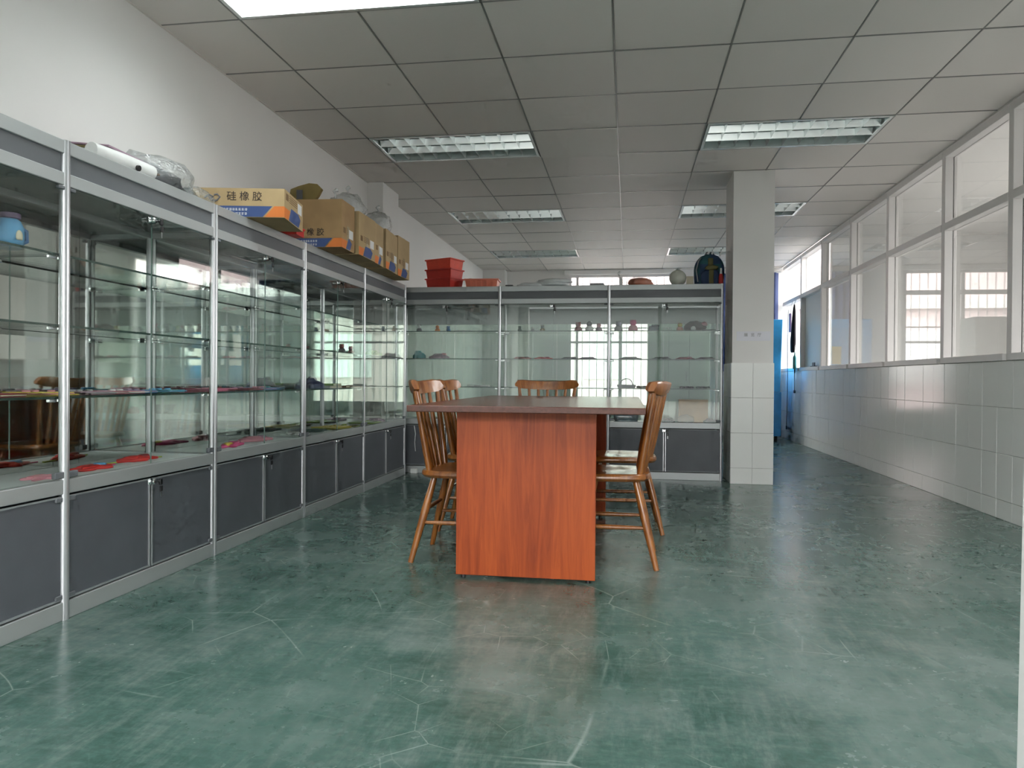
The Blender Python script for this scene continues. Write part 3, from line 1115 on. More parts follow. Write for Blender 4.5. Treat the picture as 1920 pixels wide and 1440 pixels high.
# plastic bags poking out of the cartons
bag('plastic_bag', 'clear plastic bag bulging on top of the carton behind the open one', 'bag', (-1.94, 4.93, ZT + .291), .125, .13, .165, 5, M_BAGC, group='plastic bags on the cartons')
bag('plastic_bag', 'small clear plastic bag beside the raised olive flap', 'bag', (-1.895, 4.60, ZT + .012), .085, .09, .34, 8, M_BAGC, group='plastic bags on the cartons')
bag('plastic_bag', 'shiny clear plastic bag on the carton second from the far end', 'bag', (-1.94, 5.56, ZT + .301), .115, .12, .165, 9, M_BAGC, group='plastic bags on the cartons')

# red tray peeping out under the low carton
t = thing('red_tray', 'small red plastic tray squeezed behind the low carton tray', 'tray', (-2.035, 4.10, ZT), R(4))
b = MB()
b.box(-.13, .13, -.06, .06, 0, .004)
for (a, c_, d_, e_) in ((-.13, .13, -.06, -.056), (-.13, .13, .056, .06), (-.13, -.126, -.056, .056), (.126, .13, -.056, .056)):
    b.box(a, c_, d_, e_, .004, .046)
b.build('tray_body', P('red'), t)
MB().box(-.136, .136, -.066, -.058, .042, .05).box(-.136, .136, .058, .066, .042, .05).box(-.136, -.128, -.058, .058, .042, .05).box(.128, .136, -.058, .058, .042, .05).build('rim', P('red'), t)

# wrapped bundle on the first cabinet
t = thing('wrapped_bundle', 'plastic wrapped bundle of white roll and brown boards near the front', 'bundle', (-2.08, 2.86, ZT), 0)
# white roll of film lying along the cabinet edge
MB().tube([(.05, -.31, .035), (.06, -.15, .035), (.07, .02, .035)], [.030, .034, .032], 14).build('white_roll', P('white'), t, smooth=50)
MB().tube([(.094, -.10, .022), (.104, -.10, .020)], .012, 8).build('roll_mark', M_BLACK, t)
for k in range(4):
    mtx = Matrix.Translation((-.03, -.03 + .01 * k, .045 + .011 * k)) @ Matrix.Rotation(R(-10 + 4 * k), 4, 'Z') @ Matrix.Rotation(R(6), 4, 'Y')
    MB().box(-.09, .09, -.24, .20, 0, .008, mtx=mtx).build('folded_board', [P('brown'), P('grey'), P('olive'), P('mauve')][k], t, bevel=.002, seg=1)
blob('dark_contents', t, P('dgrey'), .10, .145, .060, 21, .2, loc=(0, .15, 0))
blob('grey_contents', t, P('grey'), .07, .10, .072, 22, .25, loc=(-.01, .10, .0))
blob('plastic_film', t, M_BAG, .135, .21, .094, 4, .2, loc=(0, .16, 0))
blob('film_tail', t, M_BAG, .06, .11, .042, 6, .25, loc=(.045, .40, 0))

# ------------------------------------------------------------------ things on the back row
ZB = 1.6915


def crate(label, loc, rotz, w, d, h, mt, ribs=0, group=None, name='plastic_crate'):
    t = thing(name, label, 'crate', loc, rotz, group)
    k, tp = .004, .012

    def ring(w_, d_, z):
        return [(-w_, -d_, z), (w_, -d_, z), (w_, d_, z), (-w_, d_, z)]
    w2, d2 = w / 2, d / 2
    MB().loft([ring(w2 - tp, d2 - tp, 0), ring(w2, d2, h), ring(w2 - k, d2 - k, h), ring(w2 - tp - k, d2 - tp - k, .006)]).build('crate_body', mt, t)
    rim = MB()
    rim.box(-w2 - .008, w2 + .008, -d2 - .008, -d2 + .001, h - .012, h).box(-w2 - .008, w2 + .008, d2 - .001, d2 + .008, h - .012, h)
    rim.box(-w2 - .008, -w2 + .001, -d2 + .001, d2 - .001, h - .012, h).box(w2 - .001, w2 + .008, -d2 + .001, d2 - .001, h - .012, h)
    rim.build('rim', mt, t, bevel=.001, seg=1)
    for q in range(ribs):
        x = -w2 + w * (q + 1) / (ribs + 1)
        MB().box(x - .003, x + .003, -d2 - .003, -d2 + tp, .002, h - .012).build('rib', mt, t)
    return t


for k, (nm, mt) in enumerate((('bottom', P('crate2')), ('middle', P('crate2')), ('top', P('crate')))):
    crate('red plastic crate, %s one of the stack of three' % nm, (-1.69, 6.72, ZB + k * .082), R(-24 + (k == 1) * 1.5), .285, .20, .095 if k < 2 else .105, mt, group='stacked red crates')
crate('shallow salmon pink ribbed crate beside the red stack', (-1.325, 6.70, ZB), R(3), .30, .19, .078, P('salmon'), ribs=5)

t = thing('black_gadget', 'small black flat gadget beside the salmon crate', 'gadget', (-1.07, 6.66, ZB), R(5))
MB().box(-.035, .035, -.03, .03, 0, .022).build('body', M_BLACK, t, bevel=.003)
MB().box(.036, .06, -.012, .012, 0, .018).build('white_plug', P('white'), t, bevel=.003)
t = thing('plastic_packet', 'flat white plastic packets stacked on the middle back bay', 'packet', (-.74, 6.69, ZB), R(2))
for k, (dx, z, w_) in enumerate(((-.12, 0, .19), (.04, .010, .24), (.08, .038, .23))):
    blob('packet', t, M_PACK, w_ * .72, .10, .030, 30 + k, .14, loc=(dx, .01 * k, z))
t = thing('grey_case', 'small flat grey case on the back cabinet, under the window light', 'case', (-.277, 6.70, ZB), R(-2))
MB().box(-.062, .062, -.05, .05, 0, .032).build('body', P('grey'), t, bevel=.004)
MB().box(-.063, .063, -.051, .051, .017, .019).build('seam', P('dgrey'), t)
bag('stuffed_bag', 'clear plastic bag stuffed with orange-red pieces on the back cabinet', 'bag', (.105, 6.70, ZB), .125, .10, .090, 12, M_BAG, filling=col('orange_filling', (.80, .20, .08), .6), knot=False)
bag('clear_bag', 'empty clear plastic bag crumpled against the orange-red one', 'bag', (-.085, 6.68, ZB), .045, .05, .085, 15, M_BAG, knot=True)

# ribbed paper lantern
t = thing('paper_lantern', 'round white ribbed paper lantern on the back cabinet', 'lantern', (.43, 6.70, ZB))
prof = [(.028, 0)]
for k in range(1, 18):
    a = -PI / 2 + PI * k / 18
    prof.append((.074 * math.cos(a) * (1 + .02 * (k % 2)), .072 + .072 * math.sin(a)))
prof.append((.02, .145))
MB().lathe(prof, 0, 0, 24).build('globe', mottled('lantern_paper', (.68, .70, .62), .7, .03, 9), t, smooth=60)
MB().lathe([(.018, .143), (.018, .156), (.010, .160)], 0, 0, 12).build('collar', P('white'), t, smooth=40)
t = thing('cream_carton', 'small cream box between the lantern and the backpack', 'box', (.538, 6.74, ZB), R(-3))
MB().box(-.03, .03, -.05, .05, 0, .085).build('body', P('cream'), t, bevel=.002)
MB().box(-.031, .031, -.051, .051, .07, .086).build('lid', P('cream'), t, bevel=.002)

# backpack
def make_checks():
    mt = mat('checked_fabric', (.05, .1, .2), .8)
    tt = NT(mt)
    v = tt.coord((1, 1, 1))
    ck = tt.n('ShaderNodeTexChecker')
    ck.inputs['Scale'].default_value = 11
    ck.inputs['Color1'].default_value = (.035, .075, .16, 1)
    ck.inputs['Color2'].default_value = (.03, .12, .14, 1)
    tt.link(v, ck.inputs['Vector'])
    f = tt.ramp(tt.noise(v, 16, 3), [(.45, (0, 0, 0)), (.7, (.6, .6, .6))])
    tt.base(tt.mix(f, ck.outputs[0], (.015, .03, .06)))
    return mt


M_CHECK = make_checks()
t = thing('backpack', 'blue and green checked backpack leaning by the white column', 'backpack', (.700, 6.72, ZB), R(4))


def dome(w_, d_, h_, z0=0.0, y0=0.0, n=16):
    rings = []
    for q in range(11):
        f = q / 10
        zz = z0 + h_ * f
        k = 1.0 if f < .5 else math.sqrt(max(0.0, 1 - ((f - .5) / .5) ** 2)) * .97 + .03
        kk = k * (.94 + .06 * math.sin(PI * f))
        ring = []
        for a in range(n):
            an = 2 * PI * a / n
            ca, sa = math.cos(an), math.sin(an)
            e = .6
            ring.append((math.copysign(abs(ca) ** e, ca) * w_ * kk, y0 + math.copysign(abs(sa) ** e, sa) * d_ * (.55 + .45 * k), zz))
        rings.append(ring)
    return MB().loft(rings)


dome(.130, .080, .285).build('bag_body', M_CHECK, t, smooth=60)
dome(.085, .030, .135, .006, -.085).build('front_pocket', col('denim', (.045, .075, .16), .8), t, smooth=60)
MB().box(-.020, .020, -.122, -.112, .01, .135).build('green_band', col('bronze', (.17, .15, .055), .7), t, bevel=.004)
blob('bow', t, col('bronze', (.17, .15, .055), .7), .055, .014, .026, 41, .2, loc=(0, -.122, .128))
MB().box(-.022, .022, -.086, -.070, .145, .235).build('upper_band', col('bronze', (.17, .15, .055), .7), t, bevel=.006)
for dx in (-.02, .012, .085):
    MB().tube([(dx, -.045, .255), (dx + .006, -.05, .283), (dx + .016, -.05, .296)], [.006, .009, .007], 8).build('white_ribbon', P('white'), t, smooth=60)
MB().tube([(-.04, -.02, .262), (-.025, -.02, .292), (.025, -.02, .292), (.04, -.02, .262)], .007, 8).build('carry_loop', P('dgrey'), t, smooth=50)
MB().tube([(-.105, -.07, .03), (-.122, -.075, .13), (-.10, -.06, .215), (-.05, -.04, .258)], .006, 6).build('piping', P('grey'), t, smooth=50)
t = thing('red_bottle', 'red bottle with a white neck in front of the backpack', 'bottle', (.787, 6.585, ZB))
MB().lathe([(.017, 0), (.019, .006), (.019, .062), (.015, .080), (.011, .088)], 0, 0, 14).build('bottle_body', P('red', .25), t, smooth=40)
MB().lathe([(.011, .088), (.009, .11), (.008, .135), (.006, .138)], 0, 0, 14).build('neck', P('white', .3), t, smooth=40)


# ------------------------------------------------------------------ things inside the cabinets
def splat(seed, w_, d_, n=28, wob=.22, lobes=3):
    rr = random.Random(seed)
    ph = [rr.uniform(0, 6.28) for _ in range(4)]
    pts = []
    for k in range(n):
        a = 2 * PI * k / n
        rad = 1 + wob * (.6 * math.sin(lobes * a + ph[0]) + .35 * math.sin((lobes + 2) * a + ph[1]) + .25 * math.sin(2 * a + ph[2]))
        pts.append((math.cos(a) * w_ * rad, math.sin(a) * d_ * rad))
    return pts


def flat_piece(label, loc, rotz, w_, d_, h_, c1, c2=None, seed=1, strap=None, group=None, name='silicone_piece', cat='silicone piece'):
    t = thing(name, label, cat, loc, rotz, group)
    o = splat(seed, w_, d_, 44, .34, 5)
    rings = [[(x * .97, y * .97, 0) for x, y in o], [(x, y, h_ * .3) for x, y in o], [(x * .96, y * .96, h_ * .6) for x, y in o], [(x * .6, y * .6, h_) for x, y in o]]
    MB().loft(rings).build('body', P(c1), t, smooth=60)
    o3 = splat(seed + 20, w_ * .55, d_ * .6, 30, .3, 4)
    MB().loft([[(x - w_ * .2, y, h_ * .5) for x, y in o3], [(x - w_ * .2, y, h_ * 1.1) for x, y in o3], [(x * .75 - w_ * .2, y * .75, h_ * 1.35) for x, y in o3]]).build('upper_layer', P(c1), t, smooth=60)
    if c2:
        o2 = splat(seed + 50, w_ * .34, d_ * .42, 16, .12)
        MB().loft([[(x + w_ * .45, y, h_ * .35) for x, y in o2], [(x + w_ * .45, y, h_ * 1.15) for x, y in o2], [(x * .7 + w_ * .45, y * .7, h_ * 1.5) for x, y in o2]]).build('tab', P(c2), t, smooth=60)
    if strap:
        L = w_ * 1.75
        MB().box(-L, -w_ * .6, -d_ * .16, d_ * .16, 0, h_ * .35).build('strap', P(strap), t, bevel=.002, seg=1)
        MB().box(w_ * .6, L * .9, -d_ * .12, d_ * .12, 0, h_ * .35).build('strap', P(strap), t, bevel=.002, seg=1)
    return t


def sheet(label, loc, rotz, w_, d_, c1, c2, seed, lift=.0, n=2, group=None):
    """thin flexible sample sheets overlapped in a small fan"""
    t = thing('sample_sheet', label, 'sample', loc, rotz, group)
    rr = random.Random(seed)
    for k in range(n):
        mtx = Matrix.Translation((rr.uniform(-.012, .012), rr.uniform(-.012, .012), .003 + .004 * k)) @ Matrix.Rotation(rr.uniform(-.16, .16), 4, 'Z')
        MB().box(-w_ / 2, w_ / 2, -d_ / 2, d_ / 2, -.0017, .0017, mtx=mtx).build('sheet', P(c1 if k % 2 == 0 else c2), t, bevel=.001, seg=1)
    for k in range(3):
        x = -w_ * .3 + k * w_ * .3
        MB().lathe([(.014, .003 + .004 * n - .002), (.014, .003 + .004 * n + .003), (.008, .003 + .004 * n + .005)], x, rr.uniform(-.02, .02), 12).build('moulded_dot', P(c2), t, smooth=50)
    return t


def figure(label, loc, h_, c1, c2, seed=0, ears=True, rotz=0, lying=False, name='toy_figure'):
    """small moulded animal figure: body, head, ears, feet"""
    t = thing(name, label, 'figure', loc, rotz)
    h_ *= 1.25
    bw = h_ * .40
    MB().lathe([(bw * .7, 0), (bw, h_ * .12), (bw * .95, h_ * .34), (bw * .6, h_ * .52), (bw * .3, h_ * .56)], 0, 0, 14, 1, .85).build('body', P(c1), t, smooth=60)
    hr = h_ * .27
    hp = [(hr * math.cos(-PI / 2 + PI * q / 8) + .0005, h_ * .72 + hr * math.sin(-PI / 2 + PI * q / 8)) for q in range(9)]
    hd = MB().lathe(hp, 0, -.004, 14).build('head', P(c2), t, smooth=60)
    if ears:
        for s in (-1, 1):
            MB().lathe([(hr * .38, h_ * .86), (hr * .42, h_ * .93), (hr * .1, h_)], s * hr * .62, 0, 10).build('ear', P(c1), hd, smooth=60)
    for s in (-1, 1):
        MB().lathe([(bw * .36, 0), (bw * .38, h_ * .07), (bw * .12, h_ * .12)], s * bw * .55, -bw * .62, 10).build('foot', P(c2), t, smooth=60)
    return t


ZD, Z1, Z2, Z3 = .4925, .7895, 1.0445, 1.2945
# near cabinet, lower deck
flat_piece('flat red silicone piece with a blue tab on the near cabinet deck', (-2.105, 2.655, ZD), R(95), .095, .050, .013, 'red', 'sky', 3, 'pink')
flat_piece('flat red silicone piece with a lime strap on the near cabinet deck', (-2.130, 2.960, ZD), R(82), .095, .042, .016, 'red', 'dred', 5, 'lime')
flat_piece('pale pink silicone piece by the thick near cabinet post', (-2.08, 2.38, ZD), R(88), .075, .05, .010, 'rose', None, 7)
flat_piece('bright pink silicone piece with a yellow tip in the single-bay cabinet', (-2.10, 3.70, ZD), R(-78), .120, .050, .015, 'pink', 'yellow', 9)
flat_piece('rose pink silicone piece behind the bright pink one', (-2.135, 4.02, ZD), R(70), .10, .055, .020, 'rose', 'mauve', 11)
# sheets on the lowest glass shelf
rows = [('yellow', 'cream', 1.92, 'yellow and cream sample sheets on the lowest glass shelf at the picture edge'),
        ('dred', 'cream', 2.15, 'dark red sample sheets on the lowest glass shelf before the thick post'),
        ('yellow', 'rose', 2.44, 'yellow and rose sample sheets just past the thick post'),
        ('mauve', 'grey', 2.62, 'mauve sample sheets in the near cabinet, lowest glass shelf'),
        ('rose', 'white', 2.78, 'rose and white sample sheets above the red pieces'),
        ('blue', 'mauve', 2.94, 'blue sample sheets in the near cabinet'),
        ('teal', 'sky', 3.105, 'teal sample sheets at the end of the near cabinet'),
        ('pink', 'rose', 3.45, 'pink sample sheets on the lowest glass shelf of the single-bay cabinet'),
        ('rose', 'dred', 3.62, 'rose sample sheets above the bright pink piece'),
        ('dred', 'mauve', 3.82, 'dark red sample sheets in the middle of the single-bay cabinet'),
        ('blue', 'rose', 3.99, 'blue and rose sample sheets in the single-bay cabinet'),
        ('navy', 'teal', 4.17, 'navy and teal sample sheets at the end of the single-bay cabinet')]
for k, (a, b_, y, lab) in enumerate(rows):
    sheet(lab, (-2.125 + .03 * math.sin(k * 2.1), y, Z1), R(90 + 8 * math.sin(k * 1.7)), .135, .19, a, b_, 60 + k, n=3)
# far left cabinet
flat_piece('navy blue bundle with a white tag on a glass shelf', (-2.13, 4.74, Z1), R(90), .12, .075, .050, 'navy', 'white', 15, name='fabric_bundle', cat='bundle')
for k, (c1, y, lab) in enumerate((('white', 5.02, 'white booklet stacked lowest beside the navy bundle'), ('green', 5.035, 'green booklet lying on the white one'), ('brown', 5.23, 'brown booklet on the glass shelf beside the green one'))):
    t = thing('booklet', lab, 'booklet', (-2.12, y, Z1 + (.016 if k == 1 else 0)), R(85 + 9 * k))
    MB().box(-.09, .09, -.07, .07, .0015, .0125).build('pages', P('cream'), t)
    MB().box(-.093, .093, -.073, .073, 0, .0015).box(-.093, .093, -.073, .073, .0125, .014).box(-.093, -.0905, -.073, .073, .0015, .0125).build('cover', P(c1), t)
sheet('dark red samples beside the brown booklet', (-2.12, 5.20 + .25, Z1), R(90), .15, .16, 'dred', 'brown', 81)
t = thing('white_card', 'small white card on the glass shelf near the corner', 'card', (-2.03, 5.62, Z1), R(92))
MB().box(-.05, .05, -.03, .03, 0, .004).build('card', P('white'), t, bevel=.001, seg=1)
MB().box(-.045, .045, -.025, .025, .004, .0045).build('print', P('grey'), t)
figure('dark spiky figure on the middle glass shelf by the far post', (-2.09, 5.22, Z2), .055, 'dgrey', 'dred', 1)
figure('dark red figure on the middle glass shelf past the far post', (-2.12, 5.48, Z2), .05, 'dred', 'rose', 2)
flat_piece('pale green rounded piece on the middle glass shelf in the corner', (-2.12, 5.98, Z2), R(90), .10, .07, .035, 'green', None, 23)
flat_piece('white and grey pad on the deck behind the double post', (-2.12, 4.50, ZD), R(90), .10, .075, .016, 'white', 'grey', 25)
flat_piece('dark green pad on the deck under the navy bundle', (-2.13, 4.81, ZD), R(85), .12, .075, .014, 'dgreen', None, 27)
sheet('yellow-green sample sheets on the deck under the booklets', (-2.12, 5.10, ZD), R(84), .24, .20, 'lime', 'yellow', 83, n=4)
sheet('lime and olive sample sheets on the deck by the far post', (-2.10, 5.48 - .16, ZD + .0), R(99), .12, .20, 'olive', 'lime', 85, n=3)
sheet('green sample sheets on the deck in the last bay', (-2.12, 5.78, ZD), R(90), .24, .20, 'green', 'lime', 87, n=3)
flat_piece('rosy flat piece on the deck in the last bay', (-2.12, 6.08, ZD), R(80), .09, .07, .02, 'mauve', None, 29)

# blue jug-like cup on the top shelf of the near cabinet
t = thing('blue_cup', 'blue silicone cup with a pale oval mark on the top glass shelf', 'cup', (-2.10, 2.245, Z3), R(0))
MB().lathe([(.030, 0), (.043, .008), (.048, .04), (.046, .075), (.036, .098), (.028, .104)], 0, 0, 20).build('body', P('sky', .3), t, smooth=50)
MB().lathe([(.026, .104), (.032, .106), (.032, .122), (.022, .126)], .006, 0, 16).build('lid', P('purple'), t, smooth=50)
MB().tube([(.0, .045, .085), (.0, .075, .075), (.0, .078, .04), (.0, .046, .025)], .008, 8).build('handle', P('blue', .3), t, smooth=50)
blob('oval_mark', t, P('cream'), .006, .014, .022, 2, .0, loc=(.046, -.004, .030))

# back row contents, placed on the three shelves
yb = 6.72
figure('orange round figure on the top shelf of the back cabinet corner bay', (-1.755, yb, Z3), .05, 'orange', 'orange', 3, ears=False)
figure('small blue figure beside the orange one', (-1.65, yb, Z3), .045, 'blue', 'blue', 4)
figure('white and dark figure in the corner of the back cabinet', (-1.93, yb, Z3), .055, 'dgrey', 'white', 5)
sheet('pink and grey trinket sheets on the top shelf of the corner bay', (-1.50, yb, Z3), 0, .18, .12, 'mauve', 'grey', 91)
flat_piece('teal cap-shaped piece on the middle shelf of the corner bay', (-1.93, yb, Z2), 0, .05, .05, .055, 'teal', None, 31)
flat_piece('mauve lumpy piece next to the teal one', (-1.73, yb, Z2), 0, .085, .06, .035, 'mauve', 'rose', 33)
t = thing('white_case', 'flat white case on the lowest shelf of the corner bay', 'case', (-1.36, yb, Z1), 0)
MB().box(-.10, .10, -.06, .06, 0, .014).build('body', P('white'), t, bevel=.002)
MB().box(-.03, .03, -.062, -.058, .004, .010).build('catch', P('grey'), t)
figure('dark green crouching figure on the top shelf, middle back bay', (-.98, yb, Z3), .042, 'dgreen', 'dgreen', 6)
figure('pale grey-green figure on the top shelf, middle back bay', (-.86, yb, Z3), .036, 'grey', 'white', 7)
figure('olive figure with big ears on the top shelf, middle back bay', (-.77, yb, Z3), .048, 'olive', 'dgreen', 8)
figure('dark red figure against the window light', (-.445, yb, Z3), .070, 'dred', 'dred', 9)
figure('white and black spotted figure against the window light', (-.345, yb, Z3), .075, 'white', 'dgrey', 10)
figure('mauve figure on the top shelf next to the spotted one', (-.26, yb, Z3), .060, 'mauve', 'rose', 12)
for k, (x, c1, c2, lab) in enumerate(((-.95, 'dred', 'dgrey', 'dark red band on the middle shelf of the middle back bay'), (-.76, 'red', 'dred', 'thin red band on the middle shelf of the middle back bay'),
                                      (-.52, 'dgreen', 'dgrey', 'dark green band on the middle shelf against the window'), (-.36, 'dgrey', 'mauve', 'dark grey band on the middle shelf against the window'))):
    flat_piece(lab, (x, yb, Z2), 0, .075, .05, .014, c1, c2, 35 + k)
figure('grey elephant-like figure on the top shelf, bay beside the column', (-.085, yb, Z3), .075, 'grey', 'lilac', 13)
figure('pink figure on the top shelf, bay beside the column', (.045, yb, Z3), .085, 'rose', 'pink', 14)
t = thing('blue_block', 'dark blue-grey block on the top shelf beside the pink figure', 'block', (.225, yb, Z3))
MB().box(-.045, .045, -.03, .03, 0, .045).build('body', col('slate', (.05, .08, .11)), t, bevel=.006)
MB().box(-.02, .05, -.028, .028, .045, .058).build('upper_step', col('slate', (.05, .08, .11)), t, bevel=.005)
t = thing('clear_ring', 'pair of clear rings on the top shelf of the column-side bay', 'ring', (.335, yb, Z3))
for dx in (0, .035):
    MB().tube([(dx + .016 * math.cos(a * PI / 8), 0, .018 + .016 * math.sin(a * PI / 8)) for a in range(17)], .0025, 6).build('ring_loop', P('white'), t, smooth=60)
figure('peach figure with a yellow belly on the top shelf', (.455, yb, Z3), .060, 'peach', 'yellow', 16)
t = thing('dark_cap', 'dark brown cap with pink trim lying on the top shelf by the column', 'cap', (.585, yb, Z3))
blob('crown', t, col('darkbrown', (.05, .022, .022), .8), .095, .07, .058, 44, .10)
MB().prism(splat(77, .085, .055, 20, .1, 2), 0, .008).xf(Matrix.Translation((.10, 0, .006))).build('brim', P('dgrey'), t)
blob('pink_trim', t, P('rose'), .030, .022, .024, 45, .1, loc=(.075, -.03, .045))
blob('white_patch', t, P('white'), .022, .010, .022, 46, .1, loc=(-.02, -.068, .008))
for k, (x, c1, c2, lab) in enumerate(((.02, 'dgrey', 'grey', 'dark flat bands on the middle shelf, bay beside the column'), (.30, 'dgreen', 'dgrey', 'dark green loop on the middle shelf, bay beside the column'),
                                      (.50, 'dred', 'rose', 'red strip on the middle shelf under the cap'), (.68, 'dgrey', 'dgreen', 'dark strip on the middle shelf next to the column'))):
    flat_piece(lab, (x, yb, Z2), 0, .08, .05, .016, c1, c2, 55 + k)
t = thing('wire_basket', 'grey basket with a hoop handle on the lowest shelf', 'basket', (-.01, yb, Z1 + .0), 0)
MB().loft([[(-.075, -.05, 0), (.075, -.05, 0), (.075, .05, 0), (-.075, .05, 0)], [(-.085, -.06, .028), (.085, -.06, .028), (.085, .06, .028), (-.085, .06, .028)],
           [(-.08, -.055, .028), (.08, -.055, .028), (.08, .055, .028), (-.08, .055, .028)], [(-.07, -.045, .005), (.07, -.045, .005), (.07, .045, .005), (-.07, .045, .005)]]).build('basket_body', P('grey'), t)
MB().tube([(.055 * math.cos(a * PI / 10), 0, .028 + .055 * math.sin(a * PI / 10)) for a in range(11)], .004, 8).build('hoop_handle', P('grey'), t, smooth=60)
for k, (x, c1, lab) in enumerate(((.14, 'grey', 'grey clustered lumps beside the hoop basket'), (.52, 'dgrey', 'dark lumps on the lowest shelf near the column'), (.66, 'dgreen', 'dark green lumps on the lowest shelf next to the column'))):
    t = thing('bead_cluster', lab, 'samples', (x, yb, Z1), 0)
    for q in range(7):
        blob('bead', t, P(c1), .014, .014, .013, 100 + 10 * k + q, .15, loc=(-.05 + .016 * q, .02 * math.sin(q * 2), 0), sub=2)
t = thing('small_carton', 'plain small cardboard box on the deck beside the column', 'box', (.575, 6.735, ZD), R(-3))
MB().box(-.125, .125, -.085, .085, 0, .195).build('carton_body', M_CARD, t, bevel=.002, seg=1)
MB().box(-.125, .125, -.086, 0, .195, .199).build('top_flap', M_CARD, t)
MB().box(-.125, .125, .001, .086, .195, .199).build('top_flap', M_CARD, t)
MB().box(-.125, .125, -.02, .02, .199, .2).build('tape', M_TAPE, t)
bag('film_wrap', 'crumpled clear wrap in front of the small cardboard box', 'bag', (.50, 6.605, ZD), .075, .035, .07, 18, M_BAG, knot=False)
flat_piece('dark lump on the deck under the small cardboard box edge', (.715, 6.60, ZD), 0, .055, .022, .03, 'dgrey', None, 66)
flat_piece('dark lump on the deck between the chair and the box', (.355, 6.62, ZD), 0, .05, .03, .026, 'dgrey', 'dgreen', 67)
flat_piece('dark red lump on the deck beside the chair back', (.225, 6.66, ZD), 0, .05, .04, .05, 'dred', 'dgrey', 68)
t = thing('grey_bin', 'blue-grey plastic bin on the deck behind the table edge', 'bin', (-.01, 6.72, ZD))
MB().loft([[(-.10, -.07, 0), (.10, -.07, 0), (.10, .07, 0), (-.10, .07, 0)], [(-.115, -.085, .085), (.115, -.085, .085), (.115, .085, .085), (-.115, .085, .085)],
           [(-.11, -.08, .085), (.11, -.08, .085), (.11, .08, .085), (-.11, .08, .085)], [(-.095, -.065, .006), (.095, -.065, .006), (.095, .065, .006), (-.095, .065, .006)]]).build('bin_body', col('bluegrey', (.12, .17, .20)), t)
MB().box(-.12, .12, -.09, -.084, .075, .088).box(-.12, .12, .084, .09, .075, .088).box(-.12, -.114, -.084, .084, .075, .088).box(.114, .12, -.084, .084, .075, .088).build('rim', col('bluegrey', (.12, .17, .20)), t)

# ------------------------------------------------------------------ sign on the column
t = thing('paper_sign', 'strip of white paper with three grey characters on the column', 'sign', (1.027, cy0, 1.235))
MB().box(-.132, .138, -.0012, -.0002, -.042, .036).build('paper', mat('sign_paper', (.74, .74, .80), .6), t)
for q, ch in enumerate('展览厅'):
    link('printed_character', text_mesh(ch, .032, M_GREYINK, depth=.0003), t, (-.058 + q * .054, -.0014, .006), (R(90), 0, 0))

# ------------------------------------------------------------------ far end of the room
t = thing('blue_machine', 'bright blue two-part machine cabinet behind the column', 'machine', (1.80, 11.05, 0))
MB().box(-.36, .365, -.05, .45, .07, .70).build('lower_cabinet', col('machine_blue', (.04, .32, .74), .35), t, bevel=.008)
MB().loft([[(-.36, -.05, .705), (.345, -.05, .705), (.345, .43, .705), (-.36, .43, .705)], [(-.36, -.05, 1.735), (.372, -.05, 1.735), (.372, .43, 1.735), (-.36, .43, 1.735)]]).build('upper_cabinet', col('machine_blue2', (.05, .40, .85), .35), t, bevel=.006)
MB().box(.20, .35, -.054, -.05, .20, .62).build('door_panel', col('machine_blue', (.04, .32, .74), .35), t)
MB().box(.05, .17, -.056, -.05, 1.1, 1.35).build('yellow_notice', P('yellow'), t)
for x in (-.30, .30):
    for y in (0, .40):
        MB().tube([(x, y, 0), (x, y, .07)], .022, 10).build('foot', M_BLACK, t)
t = thing('navy_curtain', 'navy curtain hanging above the blue machine', 'curtain', (1.80, 11.72, 0))
rings = [[], []]
n = 41
top, bot = [], []
for k in range(n):
    x = -.45 + .90 * k / (n - 1)
    y = .025 * math.sin(k * 1.3)
    top.append((x, y))
vs = [(x, y, 1.0) for x, y in top] + [(x, y, 2.5) for x, y in top] + [(x, y + .006, 1.0) for x, y in top] + [(x, y + .006, 2.5) for x, y in top]
fs = []
for k in range(n - 1):
    fs += [(k, k + 1, n + k + 1, n + k), (2 * n + k + 1, 2 * n + k, 3 * n + k, 3 * n + k + 1), (k, 2 * n + k, 2 * n + k + 1, k + 1), (n + k, n + k + 1, 3 * n + k + 1, 3 * n + k)]
MB().add(vs, fs).build('cloth', mottled('navy_cloth', (.035, .05, .13), .9, .1, 9), t, smooth=60)
MB().tube([(-.48, 0, 2.505), (.48, 0, 2.505)], .012, 10).build('rod', M_STEEL, t, smooth=40)

# things hung on the last partition window
t = thing('hanging_bag', 'dark folded bag hanging at the last partition window', 'bag', (XR - .045, 10.86, 0))
rings = []
for z, ry, rx in ((1.26, .06, .022), (1.30, .085, .03), (1.42, .10, .034), (1.55, .07, .03), (1.72, .055, .026), (1.88, .03, .016), (1.93, .01, .008)):
    rings.append([(math.cos(a * PI / 7) * rx, math.sin(a * PI / 7) * ry + (1.6 - z) * .12, z) for a in range(14)])
MB().loft(rings).build('cloth', col('dark_cloth', (.025, .02, .03), .9), t, smooth=60)
MB().tube([(0, -.035, 1.92), (.015, -.035, 1.97), (.035, -.035, 2.005)], .004, 6).build('hook', M_STEEL, t)
t = thing('purple_pouch', 'narrow purple pouch hanging beside the dark bag', 'pouch', (XR - .035, 11.13, 0))
MB().box(-.012, .012, -.035, .035, 1.56, 1.83).build('pouch', P('purple'), t, bevel=.006)
MB().tube([(0, -.02, 1.83), (.01, 0, 1.93), (.035, 0, 2.005)], .004, 6).build('cord', P('grey'), t)
t = thing('teal_brush', 'teal hand brush hanging under the dark bag', 'brush', (XR - .04, 10.79, 0))
MB().lathe([(.012, 1.02), (.026, 1.04), (.026, 1.19), (.010, 1.22), (.007, 1.26)], 0, 0, 12).build('bristles', P('teal'), t, smooth=50)
